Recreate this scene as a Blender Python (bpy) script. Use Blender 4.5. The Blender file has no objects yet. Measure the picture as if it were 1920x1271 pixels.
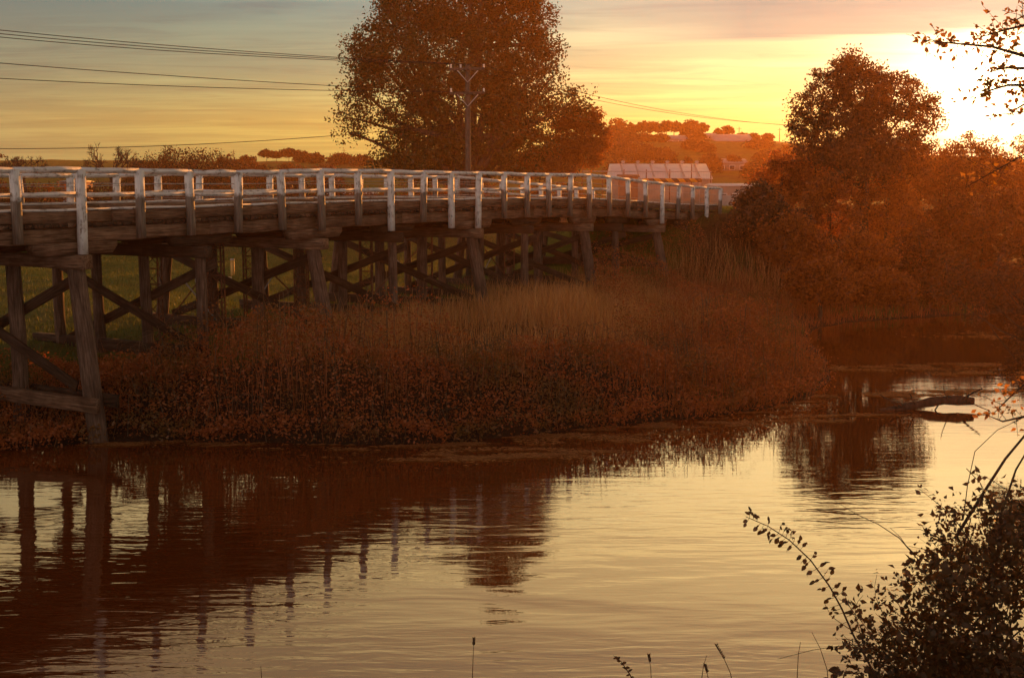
import bpy, math, random
import numpy as np
from mathutils import Vector, Matrix

random.seed(7)
rng = np.random.default_rng(11)
scene = bpy.context.scene
col = scene.collection
R = math.radians

# ------------------------------------------------------------------ camera
CAM_H, F_PX, PITCH = 6.0, 2370.0, R(7.1)
cam_d = bpy.data.cameras.new('camera')
cam_d.sensor_width = 36.0
cam_d.lens = 36.0 * F_PX / 1920.0
cam_d.clip_start, cam_d.clip_end = 0.1, 4000
cam = bpy.data.objects.new('camera', cam_d)
cam.location = (0, 0, CAM_H)
cam.rotation_euler = (R(90) - PITCH, 0, 0)
col.objects.link(cam)
scene.camera = cam

# ------------------------------------------------------------------ sun, sky, exposure
SUN_AZ, SUN_EL = R(20.3), R(4.0)
S = Vector((math.sin(SUN_AZ) * math.cos(SUN_EL), math.cos(SUN_AZ) * math.cos(SUN_EL), math.sin(SUN_EL)))
sun_d = bpy.data.lights.new('sun', 'SUN')
sun_d.energy = 5.0
sun_d.angle = R(0.6)
sun_d.color = (1.0, 0.34, 0.06)
sun = bpy.data.objects.new('sun', sun_d)
sun.rotation_euler = (-S).to_track_quat('-Z', 'Y').to_euler()
sun.location = (60, 160, 40)
col.objects.link(sun)

world = bpy.data.worlds.new('World')
scene.world = world
world.use_nodes = True


class NT:
    """small helper to write node graphs"""
    def __init__(s, tree):
        s.t = tree
        tree.nodes.clear()

    def n(s, kind, **kw):
        nd = s.t.nodes.new(kind)
        for k, v in kw.items():
            if k.startswith('i_'):
                key = k[2:]
                key = int(key) if key.isdigit() else key.replace('_', ' ')
                s.put(nd.inputs[key], v)
            else:
                setattr(nd, k, v)
        return nd

    def put(s, sock, v):
        if isinstance(v, bpy.types.NodeSocket):
            s.t.links.new(v, sock)
        elif isinstance(v, bpy.types.Node):
            s.t.links.new(v.outputs[0], sock)
        else:
            if sock.type == 'RGBA' and len(v) == 3:
                v = (*v, 1)
            sock.default_value = v

    def m(s, op, a, b=0.0, c=0.0, clamp=False):
        nd = s.t.nodes.new('ShaderNodeMath')
        nd.operation = op
        nd.use_clamp = clamp
        s.put(nd.inputs[0], a)
        s.put(nd.inputs[1], b)
        if op in ('MULTIPLY_ADD', 'SMOOTH_MIN', 'COMPARE'):
            s.put(nd.inputs[2], c)
        return nd.outputs[0]

    def vm(s, op, a, b=(0, 0, 0), out=0):
        nd = s.t.nodes.new('ShaderNodeVectorMath')
        nd.operation = op
        s.put(nd.inputs[0], a)
        if op == 'SCALE':
            s.put(nd.inputs['Scale'], b)
        else:
            s.put(nd.inputs[1], b)
        return nd.outputs['Value'] if out == 'v' else nd.outputs[0]

    def mix(s, fac, a, b, mode='MIX'):
        nd = s.t.nodes.new('ShaderNodeMix')
        nd.data_type = 'RGBA'
        nd.blend_type = mode
        nd.clamp_factor = True
        s.put(nd.inputs[0], fac)
        s.put(nd.inputs[6], a)
        s.put(nd.inputs[7], b)
        return nd.outputs[2]

    def ramp(s, fac, stops, interp='LINEAR'):
        nd = s.t.nodes.new('ShaderNodeValToRGB')
        nd.color_ramp.interpolation = interp
        el = nd.color_ramp.elements
        while len(el) < len(stops):
            el.new(0.5)
        for e, (p, c) in zip(el, stops):
            e.position = p
            e.color = (*c, 1) if len(c) == 3 else c
        s.put(nd.inputs[0], fac)
        return nd.outputs[0]

    def noise(s, vec, scale, detail=4, rough=0.55, dist=0.0, out=0):
        nd = s.t.nodes.new('ShaderNodeTexNoise')
        s.put(nd.inputs['Vector'], vec)
        nd.inputs['Scale'].default_value = scale
        nd.inputs['Detail'].default_value = detail
        nd.inputs['Roughness'].default_value = rough
        nd.inputs['Distortion'].default_value = dist
        return nd.outputs[out]


def build_sky():
    g = NT(world.node_tree)
    tc = g.n('ShaderNodeTexCoord').outputs['Generated']
    d = g.vm('NORMALIZE', tc)
    sep = g.n('ShaderNodeSeparateXYZ', i_0=d)
    z = sep.outputs[2]
    zc = g.m('MAXIMUM', z, 0.0)
    cosang = g.vm('DOT_PRODUCT', d, tuple(S), out='v')
    cpos = g.m('MAXIMUM', cosang, 0.0)
    sky = g.n('ShaderNodeTexSky', sky_type='NISHITA', sun_disc=False, sun_elevation=SUN_EL,
              sun_rotation=SUN_AZ, altitude=50, air_density=1.4, dust_density=2.5, ozone_density=1.0)
    nish = g.vm('SCALE', sky.outputs[0], SKY_K)
    # thin high cloud sheet lit by the low sun, colour by height above the horizon
    sheet = g.ramp(zc, [(0.0, (0.33, 0.37, 0.075)), (0.045, (0.37, 0.44, 0.12)), (0.085, (0.20, 0.345, 0.205)),
                        (0.135, (0.07, 0.26, 0.265)), (0.17, (0.65, 0.60, 0.34)), (0.215, (1.45, 1.2, 0.58)), (0.28, (1.65, 1.24, 0.54)), (0.355, (0.92, 0.62, 0.30)),
                        (0.6, (0.50, 0.39, 0.35)), (1.0, (0.40, 0.37, 0.40))])
    side = g.m('MULTIPLY_ADD', g.m('POWER', g.m('MULTIPLY_ADD', cosang, 0.5, 0.5), 9.0), 0.92, 0.12)
    sheet = g.vm('SCALE', sheet, side)
    # rosy counterglow low in the sky opposite the sun
    back = g.m('MULTIPLY', g.m('POWER', g.m('MULTIPLY_ADD', cosang, -0.5, 0.5), 1.5), g.m('POWER', g.m('SUBTRACT', 1.0, zc), 3.0))
    sheet = g.vm('ADD', sheet, g.vm('SCALE', (1.40, 1.15, 1.12), back))
    base = g.vm('ADD', nish, sheet)
    # glow of the air round the sun
    g1 = g.m('POWER', cpos, 26.0)
    g2 = g.m('POWER', cpos, 330.0)
    g3 = g.m('POWER', cpos, 2500.0)
    glow = g.vm('ADD', g.vm('SCALE', (0.36, 0.27, 0.12), g1), g.vm('SCALE', (1.15, 0.95, 0.66), g2))
    glow = g.vm('ADD', glow, g.vm('SCALE', (6.0, 4.4, 2.2), g3))
    base = g.vm('ADD', base, glow)
    # streaky clouds on a flat layer overhead, squeezed towards the horizon
    inv = g.m('DIVIDE', 1.0, g.m('ADD', zc, 0.035))
    comb = g.n('ShaderNodeCombineXYZ', i_0=g.m('MULTIPLY', sep.outputs[0], inv),
               i_1=g.m('MULTIPLY', sep.outputs[1], inv), i_2=0.0).outputs[0]
    mp = g.n('ShaderNodeMapping', i_Rotation=(0, 0, R(-24)), i_Scale=(0.30, 0.85, 1), i_Location=(3.1, 1.7, 0))
    g.put(mp.inputs[0], comb)
    n1 = g.noise(mp, 1.0, 9, 0.58, 0.6)
    n2 = g.noise(mp, 2.7, 7, 0.6, 1.2)
    bright = g.ramp(n1, [(0.44, (0, 0, 0)), (0.66, (1, 1, 1))], 'EASE')
    dark = g.ramp(n2, [(0.45, (0, 0, 0)), (0.75, (1, 1, 1))], 'EASE')
    base = g.mix(g.m('MULTIPLY', dark, 0.6), base, g.vm('MULTIPLY', base, (0.66, 0.66, 0.74)))
    base = g.mix(g.m('MULTIPLY', bright, 0.8), base, g.vm('MULTIPLY', base, (1.5, 1.42, 1.3)))
    # a grey-beige bank of cloud above the glow, ragged lower edge
    eb = g.m('ADD', zc, g.m('MULTIPLY', g.m('SUBTRACT', n1, 0.5), 0.05))
    m1 = g.m('MULTIPLY', g.m('MULTIPLY_ADD', g.m('SUBTRACT', eb, 0.108), 130.0, 0.5, clamp=True), g.m('MULTIPLY_ADD', g.m('SUBTRACT', 0.165, eb), 30.0, 0.5, clamp=True))
    m1 = g.m('MULTIPLY', m1, g.m('MULTIPLY_ADD', g.m('SUBTRACT', g.vm('DOT_PRODUCT', d, (1, 0, 0), out='v'), 0.12), 9.0, 0.5, clamp=True))
    base = g.mix(g.m('MULTIPLY', m1, 0.8), base, (0.15, 0.27, 0.235))
    # below the horizon: dull ground light
    below = g.m('MULTIPLY', g.m('MULTIPLY', z, -1.0), 12.0, clamp=True)
    base = g.mix(below, base, (0.05, 0.035, 0.02))
    bg = g.n('ShaderNodeBackground', i_Strength=1.0)
    g.put(bg.inputs[0], base)
    out = g.n('ShaderNodeOutputWorld')
    g.put(out.inputs[0], bg)


SKY_K = 0.012
build_sky()

scene.view_settings.view_transform = 'Standard'
scene.view_settings.look = 'None'
scene.view_settings.gamma = 1.0
scene.view_settings.exposure = 0.45
scene.view_settings.use_curve_mapping = False
scene.render.engine = 'CYCLES'
cy = scene.cycles
cy.use_denoising = True
cy.max_bounces = 6
cy.diffuse_bounces = 2
cy.glossy_bounces = 3
cy.transmission_bounces = 3
cy.volume_bounces = 1
cy.transparent_max_bounces = 6
cy.sample_clamp_indirect = 4.0

HAZE_DENSITY, HAZE_ANISO, HAZE_COLOR = 0.00046, 0.66, (1.0, 0.46, 0.17)

# ------------------------------------------------------------------ pixel -> world helpers
SP, CP = math.sin(PITCH), math.cos(PITCH)


def ray(px, py):
    u, v = (px - 960) / F_PX, (py - 635.5) / F_PX
    return u, CP - v * SP, -SP - v * CP


def at(px, py, Y=None, z=None):
    """world point seen at photo pixel (px, py), at distance Y or height z"""
    x, y, k = ray(px, py)
    t = (Y / y) if Y is not None else (z - CAM_H) / k
    return Vector((x * t, y * t, CAM_H + k * t))


def far(Y):
    return Y if Y < 200 else 200 + (Y - 200) * 0.35


def ppm(Y):
    return F_PX / (Y * CP)


# ------------------------------------------------------------------ mesh helpers
WORLD = {}


def thing(name, label, cat, loc=(0, 0, 0), group=None):
    o = bpy.data.objects.new(name, None)
    o.empty_display_size = 0.3
    o.location = loc
    col.objects.link(o)
    WORLD[o.name] = Matrix.Translation(Vector(loc))
    tag(o, label, cat, group)
    return o


def tag(o, label=None, cat=None, group=None, kind=None):
    if label: o['label'] = label
    if cat: o['category'] = cat
    if group: o['group'] = group
    if kind: o['kind'] = kind
    return o


def np_mesh(name, V, F, smooth=False):
    V = np.asarray(V, np.float32).reshape(-1, 3)
    me = bpy.data.meshes.new(name)
    if isinstance(F, np.ndarray):
        M, k = F.shape
        idx = F.astype(np.int32).ravel()
        starts = np.arange(0, M * k, k, dtype=np.int32)
    else:
        idx = np.fromiter((i for f in F for i in f), np.int32)
        ln = np.array([len(f) for f in F], np.int32)
        starts = np.concatenate(([0], np.cumsum(ln)[:-1])).astype(np.int32)
        M = len(F)
    me.vertices.add(len(V)); me.vertices.foreach_set('co', V.ravel())
    me.loops.add(len(idx)); me.loops.foreach_set('vertex_index', idx)
    me.polygons.add(M); me.polygons.foreach_set('loop_start', starts)
    if smooth:
        me.polygons.foreach_set('use_smooth', np.ones(M, bool))
    me.update(calc_edges=True)
    return me


def link(name, me, mat, parent=None, M=None):
    """link a mesh as one object; M is its world matrix"""
    if mat is not None and not me.materials:
        me.materials.append(mat)
    o = bpy.data.objects.new(name, me)
    col.objects.link(o)
    M = M if M is not None else Matrix.Identity(4)
    WORLD[o.name] = M
    if parent is not None:
        o.parent = parent
        o.matrix_basis = WORLD[parent.name].inverted() @ M
    else:
        o.matrix_basis = M
    return o


class MB:
    """collects shapes, then links them as one mesh object"""
    def __init__(s):
        s.V, s.F, s.n = [], [], 0

    def add(s, V, F):
        s.V.append(np.asarray(V, float).reshape(-1, 3))
        s.F += [tuple(i + s.n for i in f) for f in F]
        s.n += len(s.V[-1])
        return s

    def box(s, a, b):
        (x0, y0, z0), (x1, y1, z1) = a, b
        V = [(x0, y0, z0), (x1, y0, z0), (x1, y1, z0), (x0, y1, z0), (x0, y0, z1), (x1, y0, z1), (x1, y1, z1), (x0, y1, z1)]
        return s.add(V, [(0, 3, 2, 1), (4, 5, 6, 7), (0, 1, 5, 4), (1, 2, 6, 5), (2, 3, 7, 6), (3, 0, 4, 7)])

    def bar(s, p, q, w, h):
        """box from p to q, w wide, h high"""
        M, L = frame(p, q)
        V = [M @ Vector((x, y, z)) for x in (0, L) for y in (-w / 2, w / 2) for z in (-h / 2, h / 2)]
        return s.add(V, [(0, 1, 3, 2), (4, 6, 7, 5), (0, 4, 5, 1), (2, 3, 7, 6), (0, 2, 6, 4), (1, 5, 7, 3)])

    def tube(s, path, radii, n=6, cap=True):
        V, F = tube_np(path, radii, n, cap)
        return s.add(V, F)

    def build(s, name, mat, parent=None, smooth=False, M=None):
        V = np.concatenate(s.V)
        if M is not None:
            Mi = np.array(M.inverted())
            V = V @ Mi[:3, :3].T + Mi[:3, 3]
        return link(name, np_mesh(name, V, s.F, smooth), mat, parent, M)


def frame(p, q, up=None):
    p, q = Vector(p), Vector(q)
    x = q - p
    L = x.length
    x = x / L
    up = Vector(up) if up is not None else (Vector((0, 0, 1)) if abs(x.z) < 0.9 else Vector((0.87, -0.493, 0)))
    y = up.cross(x).normalized()
    z = x.cross(y)
    M = Matrix(((x.x, y.x, z.x, p.x), (x.y, y.y, z.y, p.y), (x.z, y.z, z.z, p.z), (0, 0, 0, 1)))
    return M, L


def tube_np(path, radii, n=6, cap=True):
    P = np.asarray([tuple(p) for p in path], float)
    r = np.asarray(radii, float) * np.ones(len(P))
    T = np.gradient(P, axis=0)
    T /= np.linalg.norm(T, axis=1)[:, None] + 1e-9
    ref = np.array((0.31, 0.2, 0.93)) if abs(T[0][2]) < 0.85 else np.array((0.95, 0.3, 0.05))
    A = np.cross(T, ref); A /= np.linalg.norm(A, axis=1)[:, None] + 1e-9
    B = np.cross(T, A)
    ang = np.linspace(0, 2 * np.pi, n, endpoint=False)
    V = (P[:, None] + r[:, None, None] * (np.cos(ang)[None, :, None] * A[:, None] + np.sin(ang)[None, :, None] * B[:, None])).reshape(-1, 3)
    F = []
    for i in range(len(P) - 1):
        for j in range(n):
            k = (j + 1) % n
            F.append((i * n + j, i * n + k, (i + 1) * n + k, (i + 1) * n + j))
    if cap:
        F.append(tuple(range(n - 1, -1, -1)))
        F.append(tuple((len(P) - 1) * n + j for j in range(n)))
    return V, F


def beam_mesh(L, w, h, seg=4, jit=0.006, cham=0.014, sag=0.0):
    """weathered sawn timber along local x, chamfered arrises, slightly uneven"""
    c = min(cham, w * 0.3, h * 0.3)
    a, b = w / 2, h / 2
    prof = np.array([(-a + c, -b), (a - c, -b), (a, -b + c), (a, b - c), (a - c, b), (-a + c, b), (-a, b - c), (-a, -b + c)])
    n = len(prof)
    xs = np.linspace(0, L, seg + 1)
    V = []
    oy, oz = 0.0, 0.0
    for i, x in enumerate(xs):
        if 0 < i < seg:
            oy, oz = rng.normal(0, jit), rng.normal(0, jit) - sag * math.sin(math.pi * x / L)
        else:
            oy = oz = 0.0
        pr = prof + rng.normal(0, jit * 0.5, prof.shape)
        ex = rng.normal(0, jit) if i in (0, seg) else 0
        for (y, z) in pr:
            V.append((x + ex, y + oy, z + oz))
    F = []
    for i in range(seg):
        for j in range(n):
            k = (j + 1) % n
            F.append((i * n + j, (i + 1) * n + j, (i + 1) * n + k, i * n + k)[::-1])
    F.append(tuple(range(n))[::-1]); F.append(tuple(seg * n + j for j in range(n)))
    return np_mesh('timber', V, F)


def beam(name, p, q, w, h, mat, parent, roll=0.0, seg=4, jit=0.006, cham=0.014, sag=0.0, up=None):
    M, L = frame(p, q, up)
    if roll:
        M = M @ Matrix.Rotation(roll, 4, 'X')
    return link(name, beam_mesh(L, w, h, seg, jit, cham, sag), mat, parent, M)


def pile(name, p, q, r0, r1, mat, parent, n=14):
    M, L = frame(p, q)
    seg = 9
    xs = np.linspace(0, L, seg)
    V = []
    ph = rng.uniform(0, 6.28, 3)
    for i, x in enumerate(xs):
        r = r0 + (r1 - r0) * i / (seg - 1)
        oy, oz = 0.03 * math.sin(x * 0.9 + ph[0]), 0.03 * math.sin(x * 0.7 + ph[1])
        for j in range(n):
            a = 2 * math.pi * j / n
            rr = r * (1 + 0.05 * math.sin(3 * a + ph[2]) + rng.normal(0, 0.018))
            V.append((x, oy + rr * math.cos(a), oz + rr * math.sin(a)))
    F = []
    for i in range(seg - 1):
        for j in range(n):
            k = (j + 1) % n
            F.append((i * n + j, (i + 1) * n + j, (i + 1) * n + k, i * n + k)[::-1])
    F.append(tuple(range(n))[::-1]); F.append(tuple((seg - 1) * n + j for j in range(n)))
    return link(name, np_mesh('pile', V, F, True), mat, parent, M)


# ------------------------------------------------------------------ materials
def new_mat(name):
    m = bpy.data.materials.new(name)
    m.use_nodes = True
    return m, NT(m.node_tree)


def finish(g, shader, bump=None):
    out = g.n('ShaderNodeOutputMaterial')
    g.put(out.inputs[0], shader)


def principled(g, color, rough=0.8, bump=None, bump_s=0.4, bump_d=0.02, spec=0.3):
    b = g.n('ShaderNodeBsdfPrincipled')
    g.put(b.inputs['Base Color'], color)
    g.put(b.inputs['Roughness'], rough)
    b.inputs['Specular IOR Level'].default_value = spec
    if bump is not None:
        bp = g.n('ShaderNodeBump', i_Strength=bump_s, i_Distance=bump_d, i_Height=bump)
        g.put(b.inputs['Normal'], bp)
    return b


def grain(g, sx=0.6, s=9.0):
    tc = g.n('ShaderNodeTexCoord').outputs['Object']
    rnd = g.n('ShaderNodeObjectInfo').outputs['Random']
    off = g.n('ShaderNodeCombineXYZ', i_0=g.m('MULTIPLY', rnd, 37.0), i_1=g.m('MULTIPLY', rnd, 11.0), i_2=0.0)
    v = g.vm('ADD', tc, off)
    mp = g.n('ShaderNodeMapping', i_Scale=(sx, s, s)); g.put(mp.inputs[0], v)
    return g.noise(mp, 3.0, 6, 0.62, 0.4), v, rnd, tc


def timber_mat(name, dark, mid, light):
    m, g = new_mat(name)
    gr, v, rnd, tc = grain(g)
    blot = g.noise(v, 1.6, 5, 0.6)
    c = g.ramp(gr, [(0.28, dark), (0.52, mid), (0.75, light)])
    c = g.mix(g.m('MULTIPLY', g.ramp(blot, [(0.42, (0, 0, 0)), (0.68, (1, 1, 1))]), 0.6), c, dark)
    c = g.mix(g.m('MULTIPLY', rnd, 0.45), c, g.vm('MULTIPLY', c, (0.6, 0.58, 0.56)))
    crack = g.ramp(gr, [(0.36, (0, 0, 0)), (0.44, (1, 1, 1))])
    finish(g, principled(g, c, 0.88, g.m('ADD', g.m('MULTIPLY', crack, 0.6), g.m('MULTIPLY', gr, 0.6)), 0.7, 0.02, 0.2))
    return m


M_TIMBER = timber_mat('weathered_timber', (0.06, 0.032, 0.018), (0.24, 0.14, 0.085), (0.40, 0.26, 0.17))
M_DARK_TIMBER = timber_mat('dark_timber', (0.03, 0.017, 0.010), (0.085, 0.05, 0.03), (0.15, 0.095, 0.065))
M_PILE = timber_mat('pile_timber', (0.05, 0.030, 0.02), (0.17, 0.108, 0.074), (0.30, 0.21, 0.155))


def paint_mat(name, limit=None, wear=0.575):
    m, g = new_mat(name)
    gr, v, rnd, tc = grain(g)
    blot = g.noise(v, 5.0, 6, 0.65)
    white = g.ramp(g.noise(v, 2.2, 4), [(0.3, (0.56, 0.535, 0.51)), (0.7, (0.76, 0.735, 0.71))])
    white = g.mix(0.35, white, g.ramp(gr, [(0.3, (0.42, 0.38, 0.35)), (0.6, (0.78, 0.76, 0.73))]))
    wood = g.ramp(gr, [(0.3, (0.06, 0.042, 0.03)), (0.55, (0.19, 0.145, 0.11)), (0.8, (0.32, 0.26, 0.21))])
    w = g.ramp(g.m('ADD', g.m('MULTIPLY', gr, 0.45), g.m('MULTIPLY', blot, 0.55)), [(wear - 0.06, (0, 0, 0)), (wear + 0.03, (1, 1, 1))])
    if limit is not None:
        x = g.n('ShaderNodeSeparateXYZ', i_0=tc).outputs[0]
        edge = g.m('ADD', g.m('SUBTRACT', x, limit), g.m('MULTIPLY', g.m('SUBTRACT', g.noise(v, 7.0, 4), 0.5), 0.35))
        lim = g.m('MULTIPLY_ADD', edge, 9.0, 0.5, clamp=True)
        w = g.m('MAXIMUM', w, g.m('SUBTRACT', 1.0, lim))
    c = g.mix(w, white, wood)
    h = g.m('SUBTRACT', g.m('MULTIPLY', gr, 0.4), g.m('MULTIPLY', w, 0.5))
    finish(g, principled(g, c, 0.6, h, 0.5, 0.012, 0.35))
    return m


M_PAINT = paint_mat('white_paint_worn')
M_PAINT_HALF = paint_mat('white_paint_upper_half', 1.0)


def leaf_mat(name, c0, c1, c2, trans=0.35, tcol=None, patch=0.35, alt=None):
    m, g = new_mat(name)
    isl = g.n('ShaderNodeNewGeometry').outputs['Random Per Island']
    pos = g.n('ShaderNodeNewGeometry').outputs['Position']
    pn = g.noise(pos, patch, 3)
    f = g.m('ADD', g.m('MULTIPLY', isl, 0.55), g.m('MULTIPLY', pn, 0.5))
    c = g.ramp(f, [(0.2, c0), (0.5, c1), (0.85, c2)])
    if alt:
        c = g.mix(g.ramp(g.noise(pos, 0.55, 4, 0.6), [(0.48, (0, 0, 0)), (0.6, (1, 1, 1))]), c, alt)
    d = g.n('ShaderNodeBsdfDiffuse'); g.put(d.inputs[0], c)
    t = g.n('ShaderNodeBsdfTranslucent')
    g.put(t.inputs[0], g.vm('MULTIPLY', c, tcol or (1.5, 1.2, 0.5)))
    gl = g.n('ShaderNodeBsdfGlossy', i_Roughness=0.45, i_Color=(0.6, 0.6, 0.6))
    mx = g.n('ShaderNodeMixShader', i_0=trans); g.put(mx.inputs[1], d); g.put(mx.inputs[2], t)
    mx2 = g.n('ShaderNodeMixShader', i_0=0.05); g.put(mx2.inputs[1], mx); g.put(mx2.inputs[2], gl)
    finish(g, mx2)
    return m


M_LEAF_GREEN = leaf_mat('oak_leaves', (0.032, 0.030, 0.006), (0.064, 0.056, 0.010), (0.115, 0.092, 0.016), 0.18, None, 0.22)
M_LEAF_AUTUMN = leaf_mat('autumn_leaves', (0.12, 0.04, 0.010), (0.20, 0.075, 0.016), (0.28, 0.12, 0.025), 0.5)
M_LEAF_RUST = leaf_mat('rusty_leaves', (0.13, 0.040, 0.008), (0.27, 0.09, 0.014), (0.38, 0.14, 0.024), 0.55)
M_LEAF_DARK = leaf_mat('dark_leaves', (0.06, 0.024, 0.006), (0.12, 0.045, 0.010), (0.19, 0.075, 0.015), 0.45)
M_PINE = leaf_mat('pine_needles', (0.022, 0.016, 0.006), (0.04, 0.026, 0.009), (0.06, 0.036, 0.012), 0.15, None, 0.1)
M_BRAMBLE = leaf_mat('bramble_leaves', (0.26, 0.068, 0.015), (0.38, 0.105, 0.025), (0.48, 0.175, 0.05), 0.35, None, 0.6, (0.19, 0.10, 0.024))
M_LEAF_BROWN = leaf_mat('brown_leaves', (0.05, 0.024, 0.009), (0.10, 0.045, 0.015), (0.16, 0.075, 0.022), 0.35)
M_BUSH = leaf_mat('riverside_bush_leaves', (0.030, 0.022, 0.008), (0.05, 0.036, 0.012), (0.085, 0.055, 0.02), 0.22, None, 1.5)
M_GRASS_DRY = leaf_mat('dry_grass', (0.36, 0.15, 0.05), (0.56, 0.28, 0.095), (0.70, 0.42, 0.17), 0.52, (1.2, 1.0, 0.7), 0.4)
M_REED = leaf_mat('rusty_reed', (0.20, 0.055, 0.014), (0.38, 0.12, 0.033), (0.52, 0.22, 0.075), 0.42, (1.3, 1.0, 0.6), 0.5)
M_GRASS_GREEN = leaf_mat('green_grass', (0.06, 0.078, 0.012), (0.10, 0.12, 0.018), (0.15, 0.155, 0.028), 0.35, (1.3, 1.2, 0.5), 0.2)
M_STALK = leaf_mat('dry_stalk', (0.10, 0.065, 0.03), (0.14, 0.09, 0.045), (0.18, 0.12, 0.06), 0.1)


def bark_mat(name, a, b):
    m, g = new_mat(name)
    tc = g.n('ShaderNodeTexCoord').outputs['Object']
    mp = g.n('ShaderNodeMapping', i_Scale=(6, 6, 1.6)); g.put(mp.inputs[0], tc)
    n = g.noise(mp, 2.0, 6, 0.65)
    finish(g, principled(g, g.ramp(n, [(0.3, a), (0.7, b)]), 0.92, n, 0.8, 0.04, 0.15))
    return m


M_BARK = bark_mat('bark', (0.035, 0.024, 0.016), (0.12, 0.085, 0.06))
M_TWIG = bark_mat('twig_bark', (0.04, 0.026, 0.017), (0.085, 0.058, 0.038))
M_POLE = bark_mat('pole_timber', (0.08, 0.052, 0.036), (0.17, 0.118, 0.085))


def plain(name, c, rough=0.7, var=0.25, scale=4.0, metal=0.0, spec=0.4):
    m, g = new_mat(name)
    tc = g.n('ShaderNodeTexCoord').outputs['Object']
    n = g.noise(tc, scale, 5, 0.6)
    lo = tuple(x * (1 - var) for x in c)
    hi = tuple(min(1, x * (1 + var)) for x in c)
    b = principled(g, g.ramp(n, [(0.3, lo), (0.7, hi)]), rough, n, 0.15, 0.01, spec)
    b.inputs['Metallic'].default_value = metal
    finish(g, b)
    return m


M_RUST = plain('rusty_steel', (0.16, 0.065, 0.032), 0.8, 0.5, 9)
M_STEEL = plain('galvanised_steel', (0.34, 0.33, 0.32), 0.55, 0.2, 5)
M_WIRE = plain('wire', (0.05, 0.04, 0.035), 0.95, 0.1, 4.0, 0.0, 0.02)
M_INSUL = plain('white_porcelain', (0.75, 0.72, 0.68), 0.25, 0.05)
M_CONC = plain('concrete', (0.36, 0.33, 0.29), 0.85, 0.2, 2)
M_WALL_PALE = plain('pale_wall', (0.27, 0.23, 0.19), 0.85, 0.2, 0.8)
M_WALL_BRICK = plain('brick_wall', (0.26, 0.13, 0.08), 0.9, 0.2, 2)
M_ROOF_GREY = plain('grey_roof', (0.36, 0.33, 0.32), 0.6, 0.12, 0.8)
M_ROOF_WHITE = plain('white_roof', (0.72, 0.70, 0.67), 0.5, 0.08, 0.6)
M_ROOF_BROWN = plain('brown_roof', (0.17, 0.085, 0.05), 0.7, 0.2, 2)
M_GLASS = plain('dark_glass', (0.03, 0.03, 0.035), 0.08, 0.1, 1, 0, 0.6)
M_ORANGE = plain('orange_panel', (0.65, 0.20, 0.03), 0.5, 0.08, 3)
M_YELLOW = plain('yellow_marker', (0.62, 0.36, 0.10), 0.6, 0.15, 6)
M_FENCE = plain('pale_fence_timber', (0.42, 0.36, 0.29), 0.8, 0.2, 3)


def shed_roof_mat():
    m, g = new_mat('corrugated_roof')
    tc = g.n('ShaderNodeTexCoord').outputs['Object']
    x = g.n('ShaderNodeSeparateXYZ', i_0=tc).outputs[0]
    corr = g.m('SINE', g.m('MULTIPLY', x, 2 * math.pi / 0.19))
    n = g.noise(tc, 0.7, 5)
    b = principled(g, g.ramp(n, [(0.3, (0.50, 0.485, 0.50)), (0.7, (0.66, 0.64, 0.65))]), 0.5, corr, 0.35, 0.02, 0.4)
    finish(g, b)
    return m


def hazard_mat():
    m, g = new_mat('hazard_stripes')
    tc = g.n('ShaderNodeTexCoord').outputs['Object']
    sp = g.n('ShaderNodeSeparateXYZ', i_0=tc)
    t = g.m('FRACT', g.m('MULTIPLY', g.m('ADD', sp.outputs[0], sp.outputs[2]), 1 / 1.35))
    c = g.mix(g.m('GREATER_THAN', t, 0.5), (0.80, 0.30, 0.02), (0.03, 0.025, 0.02))
    finish(g, principled(g, c, 0.5))
    return m


M_SHED_ROOF, M_HAZARD = shed_roof_mat(), hazard_mat()


def ground_mat():
    m, g = new_mat('ground_cover')
    pos = g.n('ShaderNodeNewGeometry').outputs['Position']
    n1 = g.noise(pos, 0.07, 5, 0.6)
    n2 = g.noise(pos, 0.9, 6, 0.65)
    n3 = g.noise(pos, 9.0, 4, 0.7)
    grass = g.ramp(n2, [(0.3, (0.08, 0.10, 0.014)), (0.55, (0.14, 0.16, 0.022)), (0.75, (0.20, 0.19, 0.038))])
    dry = g.ramp(n2, [(0.3, (0.075, 0.052, 0.022)), (0.7, (0.15, 0.105, 0.045))])
    c = g.mix(g.ramp(n1, [(0.5, (0, 0, 0)), (0.7, (1, 1, 1))]), grass, dry)
    litter = g.ramp(n3, [(0.3, (0.045, 0.018, 0.007)), (0.7, (0.15, 0.06, 0.022))])
    turf = g.n('ShaderNodeAttribute', attribute_name='turf').outputs['Fac']
    c = g.mix(turf, litter, c)
    soil = g.ramp(n3, [(0.3, (0.03, 0.017, 0.010)), (0.7, (0.075, 0.042, 0.024))])
    z = g.n('ShaderNodeSeparateXYZ', i_0=pos).outputs[2]
    zz = g.m('ADD', z, g.m('MULTIPLY', g.m('SUBTRACT', n2, 0.5), 0.8))
    c = g.mix(g.m('MULTIPLY_ADD', zz, -1.6, 2.1, clamp=True), c, soil)
    c = g.mix(0.3, c, g.vm('MULTIPLY', c, g.ramp(n3, [(0.3, (0.4, 0.4, 0.4)), (0.7, (1.5, 1.5, 1.4))])))
    finish(g, principled(g, c, 0.95, g.m('ADD', n3, g.m('MULTIPLY', n2, 2.0)), 0.8, 0.12, 0.1))
    return m


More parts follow.
